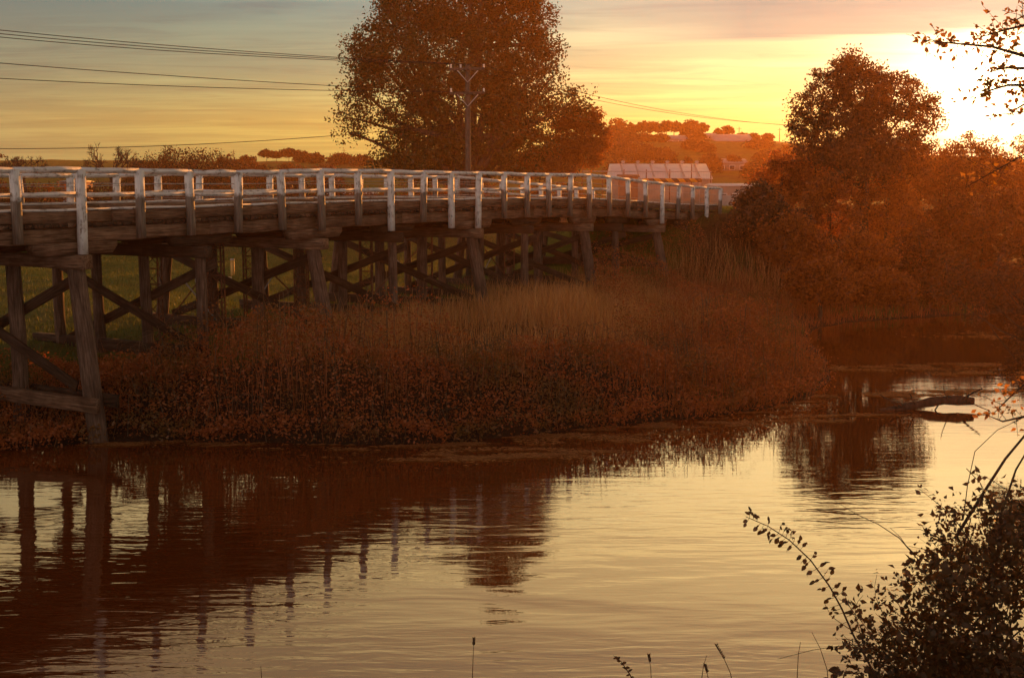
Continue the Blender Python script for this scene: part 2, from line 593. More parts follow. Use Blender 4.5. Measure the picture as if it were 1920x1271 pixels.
def water_mat():
    m, g = new_mat('river_water')
    pos = g.n('ShaderNodeNewGeometry').outputs['Position']
    def layer(rot, sc, scale, detail, rough=0.5, dist=0.3):
        mp = g.n('ShaderNodeMapping', i_Rotation=(0, 0, R(rot)), i_Scale=(*sc, 1)); g.put(mp.inputs[0], pos)
        return g.noise(mp, scale, detail, rough, dist)
    fine = layer(-14, (0.42, 2.0), 2.3, 3, 0.5, 0.5)      # wind ripples, crests slanting across
    mid = layer(-22, (0.35, 1.1), 0.75, 2, 0.5, 0.4)
    big = layer(10, (0.25, 0.5), 0.35, 2)
    # calm lanes and ruffled lanes
    lane = g.ramp(layer(-30, (0.12, 0.3), 0.8, 3), [(0.38, (0.25, 0.25, 0.25)), (0.62, (1, 1, 1))])
    h = g.m('ADD', g.m('MULTIPLY', g.m('MULTIPLY', fine, lane), RIP_FINE), g.m('ADD', g.m('MULTIPLY', mid, RIP_MID), g.m('MULTIPLY', big, RIP_BIG)))
    # sheltered, calmer water towards the far bank
    yy = g.n('ShaderNodeSeparateXYZ', i_0=pos).outputs[1]
    lee = g.m('MULTIPLY_ADD', g.m('MULTIPLY_ADD', yy, 0.16, -3.4, clamp=True), -0.72, 1.0)
    h = g.m('MULTIPLY', h, lee)
    bp = g.n('ShaderNodeBump', i_Strength=1.0, i_Distance=1.0, i_Height=h)
    gl = g.n('ShaderNodeBsdfGlossy', i_Roughness=0.015, i_Color=(1, 0.95, 0.88)); g.put(gl.inputs['Normal'], bp)
    df = g.n('ShaderNodeBsdfDiffuse', i_Color=(0.13, 0.030, 0.006))
    fr = g.n('ShaderNodeFresnel', i_IOR=2.3); g.put(fr.inputs['Normal'], bp)
    mx = g.n('ShaderNodeMixShader'); g.put(mx.inputs[0], fr); g.put(mx.inputs[1], df); g.put(mx.inputs[2], gl)
    finish(g, mx)
    return m


RIP_FINE, RIP_MID, RIP_BIG = 0.0085, 0.0135, 0.006
M_GROUND, M_WATER = ground_mat(), water_mat()

# ------------------------------------------------------------------ terrain
LEFT_PX = [(0, 848), (110, 838), (200, 828), (330, 826), (450, 828), (600, 833), (700, 834), (820, 830), (930, 822), (1030, 812),
           (1130, 800), (1230, 792), (1330, 784), (1440, 766), (1520, 744), (1560, 712), (1555, 676), (1530, 652), (1515, 634),
           (1530, 616), (1590, 606), (1690, 598), (1800, 592)]
LEFT = [(-140, 20.0), (-60, 22.0), (-30, 25.0), (-16, 26.8)] + [tuple(at(px, py, z=0).xy) for px, py in LEFT_PX] + [(33, 61), (60, 66), (150, 75)]
RIGHT = [(150, 52), (60, 45), (34, 40), (23, 34.5), (17.5, 29.5), (14, 24), (11.5, 19.5), (8.5, 16.2), (4, 14.6), (-3, 13.6), (-12, 12.6), (-30, 11), (-140, 8)]
POLY = LEFT + RIGHT


def seg_dist(X, Y, pts):
    best = np.full(X.shape, 1e9)
    for (x0, y0), (x1, y1) in zip(pts[:-1], pts[1:]):
        dx, dy = x1 - x0, y1 - y0
        t = np.clip(((X - x0) * dx + (Y - y0) * dy) / (dx * dx + dy * dy), 0, 1)
        best = np.minimum(best, np.hypot(X - x0 - t * dx, Y - y0 - t * dy))
    return best


def in_water(X, Y):
    ins = np.zeros(X.shape, bool)
    n = len(POLY)
    for i in range(n):
        x0, y0 = POLY[i]; x1, y1 = POLY[(i + 1) % n]
        c = ((y0 > Y) != (y1 > Y))
        ins ^= c & (X < (x1 - x0) * (Y - y0) / ((y1 - y0) or 1e-9) + x0)
    return ins


def sstep(a, b, x):
    t = np.clip((x - a) / (b - a), 0, 1)
    return t * t * (3 - 2 * t)


def vnoise(X, Y, sc, seed=0):
    x, y = X / sc + seed * 17.3, Y / sc + seed * 9.1
    xi, yi = np.floor(x), np.floor(y)
    fx, fy = x - xi, y - yi
    fx, fy = fx * fx * (3 - 2 * fx), fy * fy * (3 - 2 * fy)
    h = lambda a, b: np.modf(np.abs(np.sin(a * 127.1 + b * 311.7 + seed) * 43758.5453))[0]
    return (h(xi, yi) * (1 - fx) + h(xi + 1, yi) * fx) * (1 - fy) + (h(xi, yi + 1) * (1 - fx) + h(xi + 1, yi + 1) * fx) * fy


ROAD0, ROAD1, ROAD_Z = (7.9, 66.8), (37, 119), 4.35


def H(X, Y):
    X, Y = np.asarray(X, float), np.asarray(Y, float)
    dL, dR = seg_dist(X, Y, LEFT), seg_dist(X, Y, RIGHT)
    w = in_water(X, Y)
    d = np.minimum(dL, dR)
    wet = -1.1 * sstep(0, 3.5, d) - 0.02
    lw = sstep(-7.5, -11, X)
    rw = sstep(0.5, 5.5, X)
    left = 1.15 * (sstep(0, 2.0, dL) * (1 - lw) * (1 - rw) + sstep(0, 7.5, dL) * lw + np.clip(dL / 11.0, 0, 1) * rw) + 0.35 * sstep(2, 9, dL) + 0.25 * (vnoise(X, Y, 2.3) - 0.4) * sstep(0, 1, dL)
    left = left + 1.2 * sstep(60, 170, Y) + 0.3 * (vnoise(X, Y, 9, 3) - 0.5) * sstep(4, 15, dL)
    left = left + 7.7 * sstep(190, 278, Y) + (4.0 * sstep(170, 208, Y) + 0.6 * sstep(215, 275, Y)) * np.exp(-((X - 41) / 41.0) ** 2) + 0.9 * (vnoise(X, Y, 40, 5) - 0.5) * sstep(150, 230, Y)
    cap = 4.3 - 2.3 * sstep(13, 26, Y)
    right = np.minimum(0.36 * dR, cap) + 0.2 * (vnoise(X, Y, 1.9, 2) - 0.4) * sstep(0, 1, dR)
    land = np.where(dL < dR, left, right)
    dr = seg_dist(X, Y, [ROAD0, ROAD1])
    emb = ROAD_Z - np.maximum(0, dr - 3.6) * 0.55
    land = np.where(dL < dR, np.maximum(land, emb), land)
    return np.where(w, wet, land)


def Hs(x, y):
    return float(H(np.array([x]), np.array([y]))[0])


def graded(lo, a, b, hi, fine, grow=1.13):
    xs = list(np.arange(a, b, fine))
    s, x = fine, b
    while x < hi:
        xs.append(x); s *= grow; x += s
    xs.append(hi)
    s, x = fine, a
    left = []
    while x > lo:
        s *= grow; x -= s
        left.append(max(x, lo))
    return np.array(sorted(set(left + xs)))


gx, gy = graded(-330, -26, 30, 330, 0.42), graded(-70, 4, 74, 460, 0.42)
GX, GY = np.meshgrid(gx, gy)
GZ = H(GX, GY)
ny, nx = GX.shape
ii = np.arange(ny * nx).reshape(ny, nx)
Fg = np.stack([ii[:-1, :-1], ii[:-1, 1:], ii[1:, 1:], ii[1:, :-1]], -1).reshape(-1, 4)
gme = np_mesh('ground', np.stack([GX, GY, GZ], -1), Fg, True)
fw = -((GX + 9.95) * 0.87 + (GY - 29.0) * -0.493) + 2.0 * (vnoise(GX, GY, 1.7, 21) - .5)
fv = (sstep(-0.8, 1.2, fw) * sstep(3.0, 5.0, seg_dist(GX, GY, LEFT))).ravel()
at_ = gme.attributes.new('turf', 'FLOAT', 'POINT')
at_.data.foreach_set('value', fv.astype(np.float32))
tag(link('ground', gme, M_GROUND), kind='structure')
wat = MB(); wat.add([(-160, 4, 0), (160, 4, 0), (160, 80, 0), (-160, 80, 0)], [(0, 1, 2, 3)])
tag(wat.build('river', M_WATER), kind='structure')

# haze: one closed box of even warm air round the camera and everything built
hz = MB(); hz.box((-340, -75, -2.6), (340, 470, 29.0))
mh = bpy.data.materials.new('haze_air'); mh.use_nodes = True
gh = NT(mh.node_tree)
pv = gh.n('ShaderNodeVolumePrincipled', i_Density=HAZE_DENSITY, i_Anisotropy=HAZE_ANISO, i_Color=HAZE_COLOR)
oh = gh.n('ShaderNodeOutputMaterial'); gh.put(oh.inputs['Volume'], pv)
tag(hz.build('haze', mh), kind='stuff')

# ------------------------------------------------------------------ bridge
NX, NY = 0.87, -0.493            # from the bridge towards the viewer's side


def E(k):
    if k <= 15:
        return -9.95 + 0.8645 * k, 29.0 + 1.525 * k
    j = k - 15
    return 3.018 + 0.94 * j, 51.875 + 1.68 * j


RAIL_PY = {-4: 317, -3: 317, -2: 317, -1: 317, 0: 316.5, 1: 318.5, 2: 320.5, 3: 322.0, 4: 321, 5: 318.3, 6: 319.5, 7: 320.3, 8: 321.8, 9: 323.2, 10: 323.4,
           11: 324.5, 12: 326, 13: 326.6, 14: 326.8, 15: 327, 16: 331.5, 17: 335.5, 18: 339.5, 19: 343, 20: 346.5, 21: 349.5, 22: 351.5, 23: 352.5}
KS = sorted(RAIL_PY)
ZR = [at(960, RAIL_PY[k], Y=E(k)[1]).z for k in KS]


def zr(k):
    return float(np.interp(k, KS, ZR))


ZSM = np.convolve(np.pad(ZR, 2, mode='edge'), np.ones(5) / 5, 'valid')


def zb(k):
    return float(np.interp(k, KS, ZSM))


def P(k, w, z):
    x, y = E(k)
    return Vector((x - NX * w, y - NY * w, z))


b0 = P(11.5, 3, 0)
bridge = thing('timber_bridge', 'long old timber trestle bridge with white painted post and rail sides crossing the river bank', 'bridge', (b0.x, b0.y, 1.5))
WID = 6.0
FULL_WHITE = {0, 7, 9, 10, 19, 22}
for side in (0, 1):
    for k in KS:
        w = -0.17 if side == 0 else WID + 0.17
        top = (zr(k) if side == 0 else zr(k) - 0.07 + random.uniform(-.03, .03)) - 0.02
        full = (k in FULL_WHITE) if side == 0 else random.random() < 0.4
        lo = zb(k) - (1.86 if full else 1.62)
        if k in (0, 5, 10, 15):
            lo = zb(k) - (1.92 if k in FULL_WHITE else 1.7)
        j = lambda s=0.03: random.uniform(-s, s)
        p = P(k + j(0.02), w + j(0.015), lo); q = P(k + j(0.035), w + j(0.03), top)
        beam('railing_post', p, q, 0.185, 0.16, M_PAINT if full else M_PAINT_HALF, bridge, seg=4, jit=0.005, up=(NX, NY, 0))
    for a, b in zip(KS[:-1], KS[1:]):
        off = 0.0 if side == 0 else -0.07
        w = 0.0 if side == 0 else WID
        beam('top_rail', P(a - 0.03, w - 0.14 if side == 0 else w + 0.14, zr(a) + off - 0.03), P(b + 0.03, w - 0.14 if side == 0 else w + 0.14, zr(b) + off - 0.03), 0.108, 0.108, M_PAINT, bridge,
             roll=R(45), seg=3, jit=0.007)
        if side == 1 or a < 15:
            beam('mid_rail', P(a + 0.0, w + (-0.02 if side == 0 else 0.02), zr(a) + off - 0.58 + random.uniform(-.015, .015)),
                 P(b + 0.0, w + (-0.02 if side == 0 else 0.02), zr(b) + off - 0.58 + random.uniform(-.015, .015)), 0.085, 0.085, M_PAINT, bridge, roll=R(45), seg=3, jit=0.006)
    for lv in ((0.33, 0.78) if True else ()):
        mb = MB()
        w = 0.0 if side == 0 else WID
        mb.tube([P(k, w - 0.05 if side else w + 0.05, zr(k) - lv - (0 if side == 0 else .07)) for k in KS], [0.008] * len(KS), 4)
        mb.build('rail_wire', M_STEEL, bridge)
# kerb timbers with a white painted cap, both edges
kk = [-4, -2.1, 0.6, 3.4, 6.2, 9.1, 12.0, 15, 17.7, 20.4, 23.2]
for side in (0, 1):
    w = 0.12 if side == 0 else WID - 0.12
    for a, b in zip(kk[:-1], kk[1:]):
        za, zbb = zb(a) - 1.06, zb(b) - 1.06
        beam('kerb_beam', P(a + .01, w, za), P(b - .01, w, zbb), 0.26, 0.26, M_TIMBER, bridge, seg=6, jit=0.012, cham=0.03)
        beam('kerb_cap', P(a + .012, w - .02 if side == 0 else w + .02, za + 0.156), P(b - .012, w - .02 if side == 0 else w + .02, zbb + 0.156), 0.24, 0.05, M_PAINT, bridge, seg=7, jit=0.008, cham=0.015)
# deck planks, each its own board
plank_me = [beam_mesh(WID + 0.1 + rng.uniform(-.05, .1), 0.222, 0.095, 2, 0.004, 0.012) for _ in range(6)]
for me in plank_me:
    me.materials.append(M_DARK_TIMBER if random.random() < .4 else M_TIMBER)
k = -4.0
while k < 23.1:
    a = P(k, -0.05 + random.uniform(-.05, .03), zb(k) - 1.255 + random.uniform(-.01, .01))
    b = P(k, WID + 0.1, a.z)
    Mx, _ = frame(a, b)
    link('deck_plank', random.choice(plank_me), None, bridge, Mx)
    k += 0.236 / 1.753
# stringers
spans = [-4.2, -2.5, 0, 2.5, 5, 7.5, 10, 12.5, 15, 17, 19, 21, 23]
for a, b in zip(spans[:-1], spans[1:]):
    for i, w in enumerate((0.16, 2.1, 3.9, 5.84)):
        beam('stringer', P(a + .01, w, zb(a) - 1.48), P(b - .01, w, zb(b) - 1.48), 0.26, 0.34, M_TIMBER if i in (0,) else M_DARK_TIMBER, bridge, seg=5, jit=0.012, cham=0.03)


def corbel(k, w, L, h, mat):
    a, b = P(k - L / 2 / 1.753, w, zb(k) - 1.652 - h / 2), P(k + L / 2 / 1.753, w, zb(k) - 1.652 - h / 2)
    Mx, ln = frame(a, b)
    t = 0.13
    c = 0.16
    V = []
    for y in (-t, t):
        V += [(0, y, h / 2), (ln, y, h / 2), (ln, y, -h / 2 + c), (ln - c, y, -h / 2), (c, y, -h / 2), (0, y, -h / 2 + c)]
    F = [tuple(range(6)), tuple(range(11, 5, -1))] + [(i, i + 6, (i + 1) % 6 + 6, (i + 1) % 6) for i in range(6)]
    link('corbel', np_mesh('corbel', V, F), mat, bridge, Mx)


def bent(k, major):
    ztop = zb(k) - 1.94
    hs_h = 0.32
    if major:
        corbel(k, 0.16, 2.45 if k < 14 else 1.9, 0.28, M_TIMBER)
    else:
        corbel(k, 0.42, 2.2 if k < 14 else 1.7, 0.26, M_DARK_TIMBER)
    for w in (2.1, 3.9, 5.84):
        corbel(k, w, 2.1, 0.27, M_DARK_TIMBER)
    w0 = -0.28 if major else 0.12
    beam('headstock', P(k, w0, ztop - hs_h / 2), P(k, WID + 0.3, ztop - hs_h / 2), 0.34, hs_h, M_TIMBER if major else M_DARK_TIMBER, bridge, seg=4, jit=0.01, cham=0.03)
    ws = [0.1, 2.2, 4.05, 5.9] if major else [0.42, 2.4, 4.2, 5.8]
    feet = []
    for i, w in enumerate(ws):
        outer = major and i in (0, 3)
        rake = (-0.5 if i == 0 else 0.5) if outer else 0
        foot = P(k + (0.04 if outer else 0), w + rake, 0)
        gz = min(Hs(foot.x, foot.y), 1.4) - 0.5
        foot.z = gz
        top = P(k, w, ztop - hs_h)
        r = 0.215 if (major and i == 0) else (0.19 if major else 0.15)
        pile('pile', foot, top, r * 1.05, r * 0.93, M_PILE, bridge)
        feet.append((foot, top))
    g0 = max(min(Hs(f.x, f.y) for f, t in feet), 0.25) + 0.35
    if k == 0:
        g0 = 1.25
    dk = 0.2 / 1.753
    zt = ztop - hs_h - 0.12
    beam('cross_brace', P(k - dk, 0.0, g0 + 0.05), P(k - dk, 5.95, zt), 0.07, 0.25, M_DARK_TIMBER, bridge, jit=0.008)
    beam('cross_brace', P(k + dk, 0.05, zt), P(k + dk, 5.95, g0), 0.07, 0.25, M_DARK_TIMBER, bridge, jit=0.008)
    if k == 0:
        beam('waling', P(k - 0.16, -0.75, 0.92), P(k - 0.16, 6.6, 1.0), 0.12, 0.34, M_TIMBER, bridge, jit=0.01)
        beam('waling', P(k + 0.16, -0.75, 0.95), P(k + 0.16, 6.6, 1.0), 0.12, 0.30, M_DARK_TIMBER, bridge, jit=0.01)
    else:
        zs = max(Hs(*P(k, 3, 0).xy), Hs(*P(k, 5, 0).xy)) + 0.12
        beam('sill_beam', P(k, 0.6, zs), P(k, 6.8, zs), 0.3, 0.32, M_DARK_TIMBER, bridge, jit=0.01)


for k in (-2.5, 2.5, 7.5, 12.5, 17, 21):
    bent(k, False)
for k in (0, 5, 10, 15, 19):
    bent(k, True)
# abutment wall of stacked logs at the far end
for i in range(8):
    z = zb(23.1) - 1.5 - 0.3 * i
    pile('abutment_log', P(23.15, -0.3, z), P(23.15, WID + .3, z), 0.15, 0.15, M_DARK_TIMBER, bridge, 10)

# rusty scaffold props under the deck
def scaffold(k0, k1, w, label, flip):
    a, b = P(k0, w, 0), P(k1, w, 0)
    a.z, b.z = Hs(a.x, a.y), Hs(b.x, b.y)
    top = zb((k0 + k1) / 2) - 1.75
    t = thing('steel_scaffold', label, 'scaffold', a, 'rusty steel scaffolds propping the bridge')
    for c in (a, b):
        lat = MB(); s = 0.2
        cs = [Vector((c.x + dx * s, c.y + dy * s, 0)) for dx, dy in ((-1, -1), (1, -1), (1, 1), (-1, 1))]
        for q in cs:
            mb = MB(); mb.tube([(q.x, q.y, c.z - .05), (q.x, q.y, top)], [0.028] * 2, 6)
            mb.build('upright', M_RUST, t)
        nseg = 7
        for i in range(nseg):
            z0, z1 = c.z + .1 + (top - c.z - .2) * i / nseg, c.z + .1 + (top - c.z - .2) * (i + 1) / nseg
            for u in range(4):
                p, q = cs[u], cs[(u + 1) % 4]
                lat.bar((p.x, p.y, z0), (q.x, q.y, z0), .022, .022)
                lat.bar((p.x, p.y, z0) if i % 2 else (q.x, q.y, z0), (q.x, q.y, z1) if i % 2 else (p.x, p.y, z1), .018, .018)
        tag(lat.build('lacing', M_RUST, t), kind='stuff')
    for f in (0.06, 0.80, 0.86):
        mb = MB(); z = lambda c: c.z + (top - c.z) * f
        mb.tube([(a.x, a.y, z(a)), (b.x, b.y, z(b))], [0.03] * 2, 6); mb.build('ledger', M_RUST, t)
    mb = MB(); p, q = (a, b) if flip else (b, a)
    mb.tube([(p.x, p.y + .1, p.z + .3), (q.x, q.y + .1, top - .8)], [0.024] * 2, 6); mb.build('diagonal_tube', M_RUST, t)
    mb = MB(); mb.tube([(q.x, q.y - .1, q.z + .4), ((p.x + q.x) / 2, (p.y + q.y) / 2 - .1, top - 1.4)], [0.024] * 2, 6); mb.build('diagonal_tube', M_STEEL, t)


scaffold(3.1, 4.55, 3.2, 'rusty lattice scaffold nearest the river, between the two nearest grassy bents', True)
scaffold(5.7, 7.1, 3.6, 'rusty lattice scaffold just behind the stout raked pile mid-bridge', False)
scaffold(9.0, 11.2, 3.4, 'dim rusty scaffold under the bridge about where the power pole stands', True)
scaffold(13.2, 14.7, 3.3, 'farthest rusty scaffold, in deep shade under the kink of the bridge', False)

# ------------------------------------------------------------------ foliage builders
def quads(C, size, flat=0.0, aspect=0.62):
    """one small pointed leaf quad per centre"""
    n = len(C)
    a = rng.normal(size=(n, 3)); a /= np.linalg.norm(a, axis=1)[:, None]
    b = rng.normal(size=(n, 3))
    if flat:
        up = np.array((0, 0, 1.0)); a[:, 2] *= (1 - flat); a /= np.linalg.norm(a, axis=1)[:, None]
    b -= a * (a * b).sum(1)[:, None]; b /= np.linalg.norm(b, axis=1)[:, None]
    s = (np.asarray(size) * rng.uniform(0.6, 1.35, n))[:, None]
    V = np.stack([C - a * s * 0.5, C + b * s * aspect * 0.5 - a * s * .05, C + a * s * 0.5, C - b * s * aspect * 0.5 - a * s * .05], 1).reshape(-1, 3)
    F = np.arange(n * 4).reshape(-1, 4)
    return V, F


def lobe_points(lobes, n, shell=0.55):
    vol = np.array([(l[3] * l[4] * l[5]) ** 0.8 for l in lobes]); vol /= vol.sum()
    idx = rng.choice(len(lobes), n, p=vol)
    L = np.array(lobes, float)[idx]
    d = rng.normal(size=(n, 3)); d /= np.linalg.norm(d, axis=1)[:, None]
    r = rng.uniform(shell ** 3, 1, n) ** (1 / 3)
    inner = rng.random(n) < 0.35
    r = np.where(inner, rng.uniform(0, 1, n) ** (1 / 3), r)
    return L[:, :3] + d * r[:, None] * L[:, 3:6]


def limb_path(p, q, sag=0.12, n=6):
    p, q = np.array(p, float), np.array(q, float)
    L = np.linalg.norm(q - p)
    w1, w2 = rng.normal(0, sag * L * 0.5, 3), rng.normal(0, sag * L * 0.4, 3)
    t = np.linspace(0, 1, n)[:, None]
    return p + (q - p) * t + w1 * np.sin(np.pi * t) + w2 * np.sin(2 * np.pi * t) * 0.5


def tree(name, label, base, lobes, nclus, per, spread, leaf, mat, trunk_r, fork=0.3, group=None, cat='tree', limbs=None, barks=None, flat=0.3, twigs=True, clear=None):
    """tapered trunk, limbs to every lobe, twigs to leaf clusters, leaves round the clusters; lobes in world space"""
    barks = barks or M_BARK
    base = Vector(base)
    t = thing(name, label, cat, base, group)
    C = lobe_points(lobes, nclus)
    top = max(l[2] + l[5] for l in lobes)
    ctr = np.average([l[:3] for l in lobes], axis=0, weights=[l[3] * l[5] for l in lobes])
    b = np.array(base)
    fk = np.array([b[0] + (ctr[0] - b[0]) * .25, b[1] + (ctr[1] - b[1]) * .25, b[2] + (top - b[2]) * fork])
    apex = np.array([ctr[0], ctr[1], b[2] + (top - b[2]) * 0.8])
    tr = MB()
    pth = np.concatenate([limb_path(b - np.array((0, 0, .4)), fk, .03, 5), limb_path(fk, apex, .08, 6)[1:]])
    rr = np.concatenate([np.linspace(1.35, .8, 5), np.linspace(.8, .16, 6)[1:]]) * trunk_r
    rr[0] *= 1.25
    tr.tube(pth, rr, 9)
    tr.build('trunk', barks, t, True, WORLD[t.name])
    lm = MB(); nodes = [p for p in pth[5:]]
    for l in lobes:
        tip = np.array(l[:3]) + rng.normal(0, .15, 3) * np.array(l[3:6])
        src = pth[min(4 + rng.integers(0, 4), len(pth) - 1)]
        if tip[2] < src[2]:
            src = pth[4]
        path = limb_path(src, tip, .1, 6)
        lm.tube(path, np.linspace(trunk_r * .38, trunk_r * .09, 6), 6)
        nodes += list(path[2:])
    N = np.array(nodes)
    if twigs:
        for c in C[: min(len(C), 420)]:
            i = np.argmin(((N - c) ** 2).sum(1))
            lm.tube(limb_path(N[i], c, .14, 4), np.linspace(trunk_r * .085, trunk_r * .03, 4), 4, False)
    lm.build('limbs', barks, t, True, WORLD[t.name])
    per_n = rng.poisson(per, len(C))
    CC = np.repeat(C, per_n, 0)
    sp = np.repeat(spread * rng.uniform(.55, 1.3, len(C)), per_n)[:, None]
    CC = CC + np.clip(rng.normal(size=CC.shape), -1.7, 1.7) * sp * np.array((1, 1, .7))
    if clear:
        for (cx, cy, cz, cr) in clear:
            CC = CC[((CC - np.array((cx, cy, cz))) ** 2 * np.array((1, .12, 1))).sum(1) > cr * cr]
    V, F = quads(CC, leaf, flat)
    V = V - np.array(base)
    link('crown', np_mesh('crown', V, F), mat, t, WORLD[t.name])
    return t


def px_lobes(pl, Y, depth=1.0, jitter=0.4):
    out = []
    for (px, py, rx, ry) in pl:
        c = at(px, py, Y=Y)
        s = ppm(Y)
        r1, r2 = rx / s, ry / s
        out.append((c.x, c.y + random.uniform(-jitter, jitter) * r1 * depth, c.z, r1, max(r1, r2) * depth, r2))
    return out


def copy_tree(o, loc, rz=0.0, sc=(1, 1, 1), label=None):
    r = o.copy(); col.objects.link(r)
    r.location = loc; r.rotation_euler = (0, 0, rz); r.scale = sc
    if label: r['label'] = label
    for ch in o.children:
        c = ch.copy(); col.objects.link(c); c.parent = r
    return r


# ------------------------------------------------------------------ far buildings and hill
def house(name, label, px0, px1, ptop, peave, pbase, Y, depth, wall, roofm, cat='house', gable_x=True, nwin=3, group=None, vents=0):
    Y = far(Y)
    a, b = at(px0, peave, Y=Y), at(px1, peave, Y=Y)
    zt, ze, z0 = at(960, ptop, Y=Y + depth / 2).z, a.z, min(at(960, pbase, Y=Y).z, Hs(a.x, Y) - .1)
    t = thing(name, label, cat, ((a.x + b.x) / 2, Y, z0), group)
    o = .25
    mb = MB(); mb.box((a.x, Y, z0), (b.x, Y + depth, ze)); mb.build('wall', wall, t)
    rf = MB()
    V = [(a.x - o, Y - o, ze + .004), (b.x + o, Y - o, ze + .004), (b.x + o, Y + depth + o, ze + .004), (a.x - o, Y + depth + o, ze + .004), (a.x - o, Y + depth / 2, zt), (b.x + o, Y + depth / 2, zt)]
    rf.add(V, [(0, 1, 5, 4), (2, 3, 4, 5), (0, 4, 3), (1, 2, 5), (3, 2, 1, 0)])
    rfo = rf.build('roof', roofm, t)
    for i in range(nwin):
        f = (i + .5) / nwin
        x = a.x + (b.x - a.x) * f
        ww, wh = min((b.x - a.x) / nwin * .45, 1.5), (ze - z0) * .4
        zz = z0 + (ze - z0) * .52
        fr = MB(); fr.box((x - ww / 2 - .08, Y - .05, zz - wh / 2 - .08), (x + ww / 2 + .08, Y - .003, zz + wh / 2 + .08))
        fo = fr.build('window', M_ROOF_WHITE, t)
        gl = MB(); gl.box((x - ww / 2, Y - .06, zz - wh / 2), (x + ww / 2, Y - .052, zz + wh / 2)); gl.build('pane', M_GLASS, fo)
    return t, rfo, (a, b, zt, ze)


# big shed beyond the bridge end
Ys = 168.0
sa, sb = at(1152, 336, Y=Ys), at(1335, 336, Y=Ys)
s_top, s_eave, s_base = at(960, 307.5, Y=Ys + 6).z, at(960, 335.5, Y=Ys).z, Hs((sa.x + sb.x) / 2, Ys)
shed = thing('storage_shed', 'long low shed with silvery corrugated roof, skylight strips and roof vents beyond the bridge end', 'shed', ((sa.x + sb.x) / 2, Ys, s_base))
mb = MB(); mb.box((sa.x, Ys, s_base - .3), (sb.x, Ys + 12, s_eave)); mb.build('wall', M_WALL_PALE, shed)
mb = MB()
sh = s_top - s_eave
prof = [(-.3, -.02), (2, sh * .36), (4, sh * .69), (6, sh), (8, sh * .69), (10, sh * .36), (12.3, -.02)]
V = [(x, Ys + y, s_eave + .01 + z) for x in (sa.x - .2, sb.x + .02) for y, z in prof]
n = len(prof)
mb.add(V, [(i, i + n, i + n + 1, i + 1) for i in range(n - 1)] + [tuple(range(n)), tuple(range(2 * n - 1, n - 1, -1))])
Mx = Matrix.Translation((sa.x, Ys, s_eave))
roof = mb.build('roof', M_SHED_ROOF, shed, M=Mx)
M_SKYLIGHT = plain('dull_skylight', (0.36, 0.33, 0.31), 0.5, 0.1, 1)
for i in range(6):
    x = sa.x + (sb.x - sa.x) * (i + .62) / 6.4
    mb = MB()
    pts = [(.2, sh * .11 + .03), (3, sh * .53 + .03), (5.6, sh * .945 + .03)]
    V = [(x + dx, Ys + y, s_eave + z + .01 + dz) for dz in (0, .03) for dx in (-.11, .11) for y, z in pts]
    mb.add(V, [(0, 3, 4, 1), (1, 4, 5, 2), (6, 7, 10, 9), (7, 8, 11, 10), (0, 6, 9, 3), (0, 1, 7, 6), (1, 2, 8, 7), (3, 9, 10, 4), (4, 10, 11, 5), (2, 5, 11, 8)])
    mb.build('skylight', M_SKYLIGHT, roof)
    mb = MB(); mb.tube([(x + .4, Ys + 6, s_top - .1), (x + .4, Ys + 6, s_top + .2)], [.22, .22], 8)
    mb.tube([(x + .4, Ys + 6, s_top + .2), (x + .4, Ys + 6, s_top + .42)], [.36, .2], 8); mb.build('roof_vent', M_STEEL, roof)
mb = MB()
mb.add([(sb.x + .03 + dx, Ys + y, s_eave + z) for dx in (0, .06) for y, z in prof] + [], [tuple(range(n - 1, -1, -1)), tuple(range(n, 2 * n))] + [(i, i + 1, i + n + 1, i + n) for i in range(n - 1)])
mb.build('gable_panel', M_ROOF_WHITE, shed)

# yard fence and striped barrier before the shed
Yf = 150.0
fa, fb = at(1092, 322, Y=Yf), at(1334, 322, Y=Yf)
fence = thing('yard_fence', 'tall steel yard fence with thin posts and top rail in front of the silvery shed', 'fence', (fa.x, Yf, Hs(fa.x, Yf)))
for px in (1092, 1130, 1170, 1212, 1256, 1297, 1333):
    p = at(px, 318 if px != 1297 else 308, Y=Yf)
    mb = MB(); mb.tube([(p.x, Yf, Hs(p.x, Yf) - .2), (p.x, Yf, p.z)], [.06, .06], 6); mb.build('post', M_RUST, fence)
for py in (321.5, 335):
    q0, q1 = at(1092, py, Y=Yf), at(1334, py + 1, Y=Yf)
    mb = MB(); mb.tube([(q0.x, Yf - .08, q0.z), (q1.x, Yf - .08, q1.z)], [.05, .05], 6); mb.build('rail', M_STEEL, fence)
mesh_p = MB()
q0, q1 = at(1140, 322, Y=Yf), at(1334, 345, Y=Yf)
for i in range(64):
    x = q0.x + (q1.x - q0.x) * i / 63
    mesh_p.bar((x, Yf + .08, q0.z), (x, Yf + .08, Hs(x, Yf)), .012, .012)
tag(mesh_p.build('mesh_wires', M_STEEL, fence), kind='stuff')
h0, h1 = at(1206, 338, Y=146), at(1316, 338, Y=146)
hb = thing('striped_barrier', 'orange and black striped barrier board standing before the yard fence', 'barrier', (h0.x, 146, Hs(h0.x, 146)))
mb = MB(); mb.box((h0.x, 146, h0.z - .24), (h1.x, 146.06, h0.z + .2))
mb.build('board', M_HAZARD, hb, M=Matrix.Translation((h0.x, 146, h0.z)))
for f in (0.03, .35, .68, .97):
    x = h0.x + (h1.x - h0.x) * f
    mb = MB(); mb.box((x - .05, 146.063, Hs(x, 146) - .2), (x + .05, 146.16, h0.z + .15)); mb.build('post', M_STEEL, hb)
k0, k1 = at(1160, 333, Y=142), at(1198, 333, Y=142)
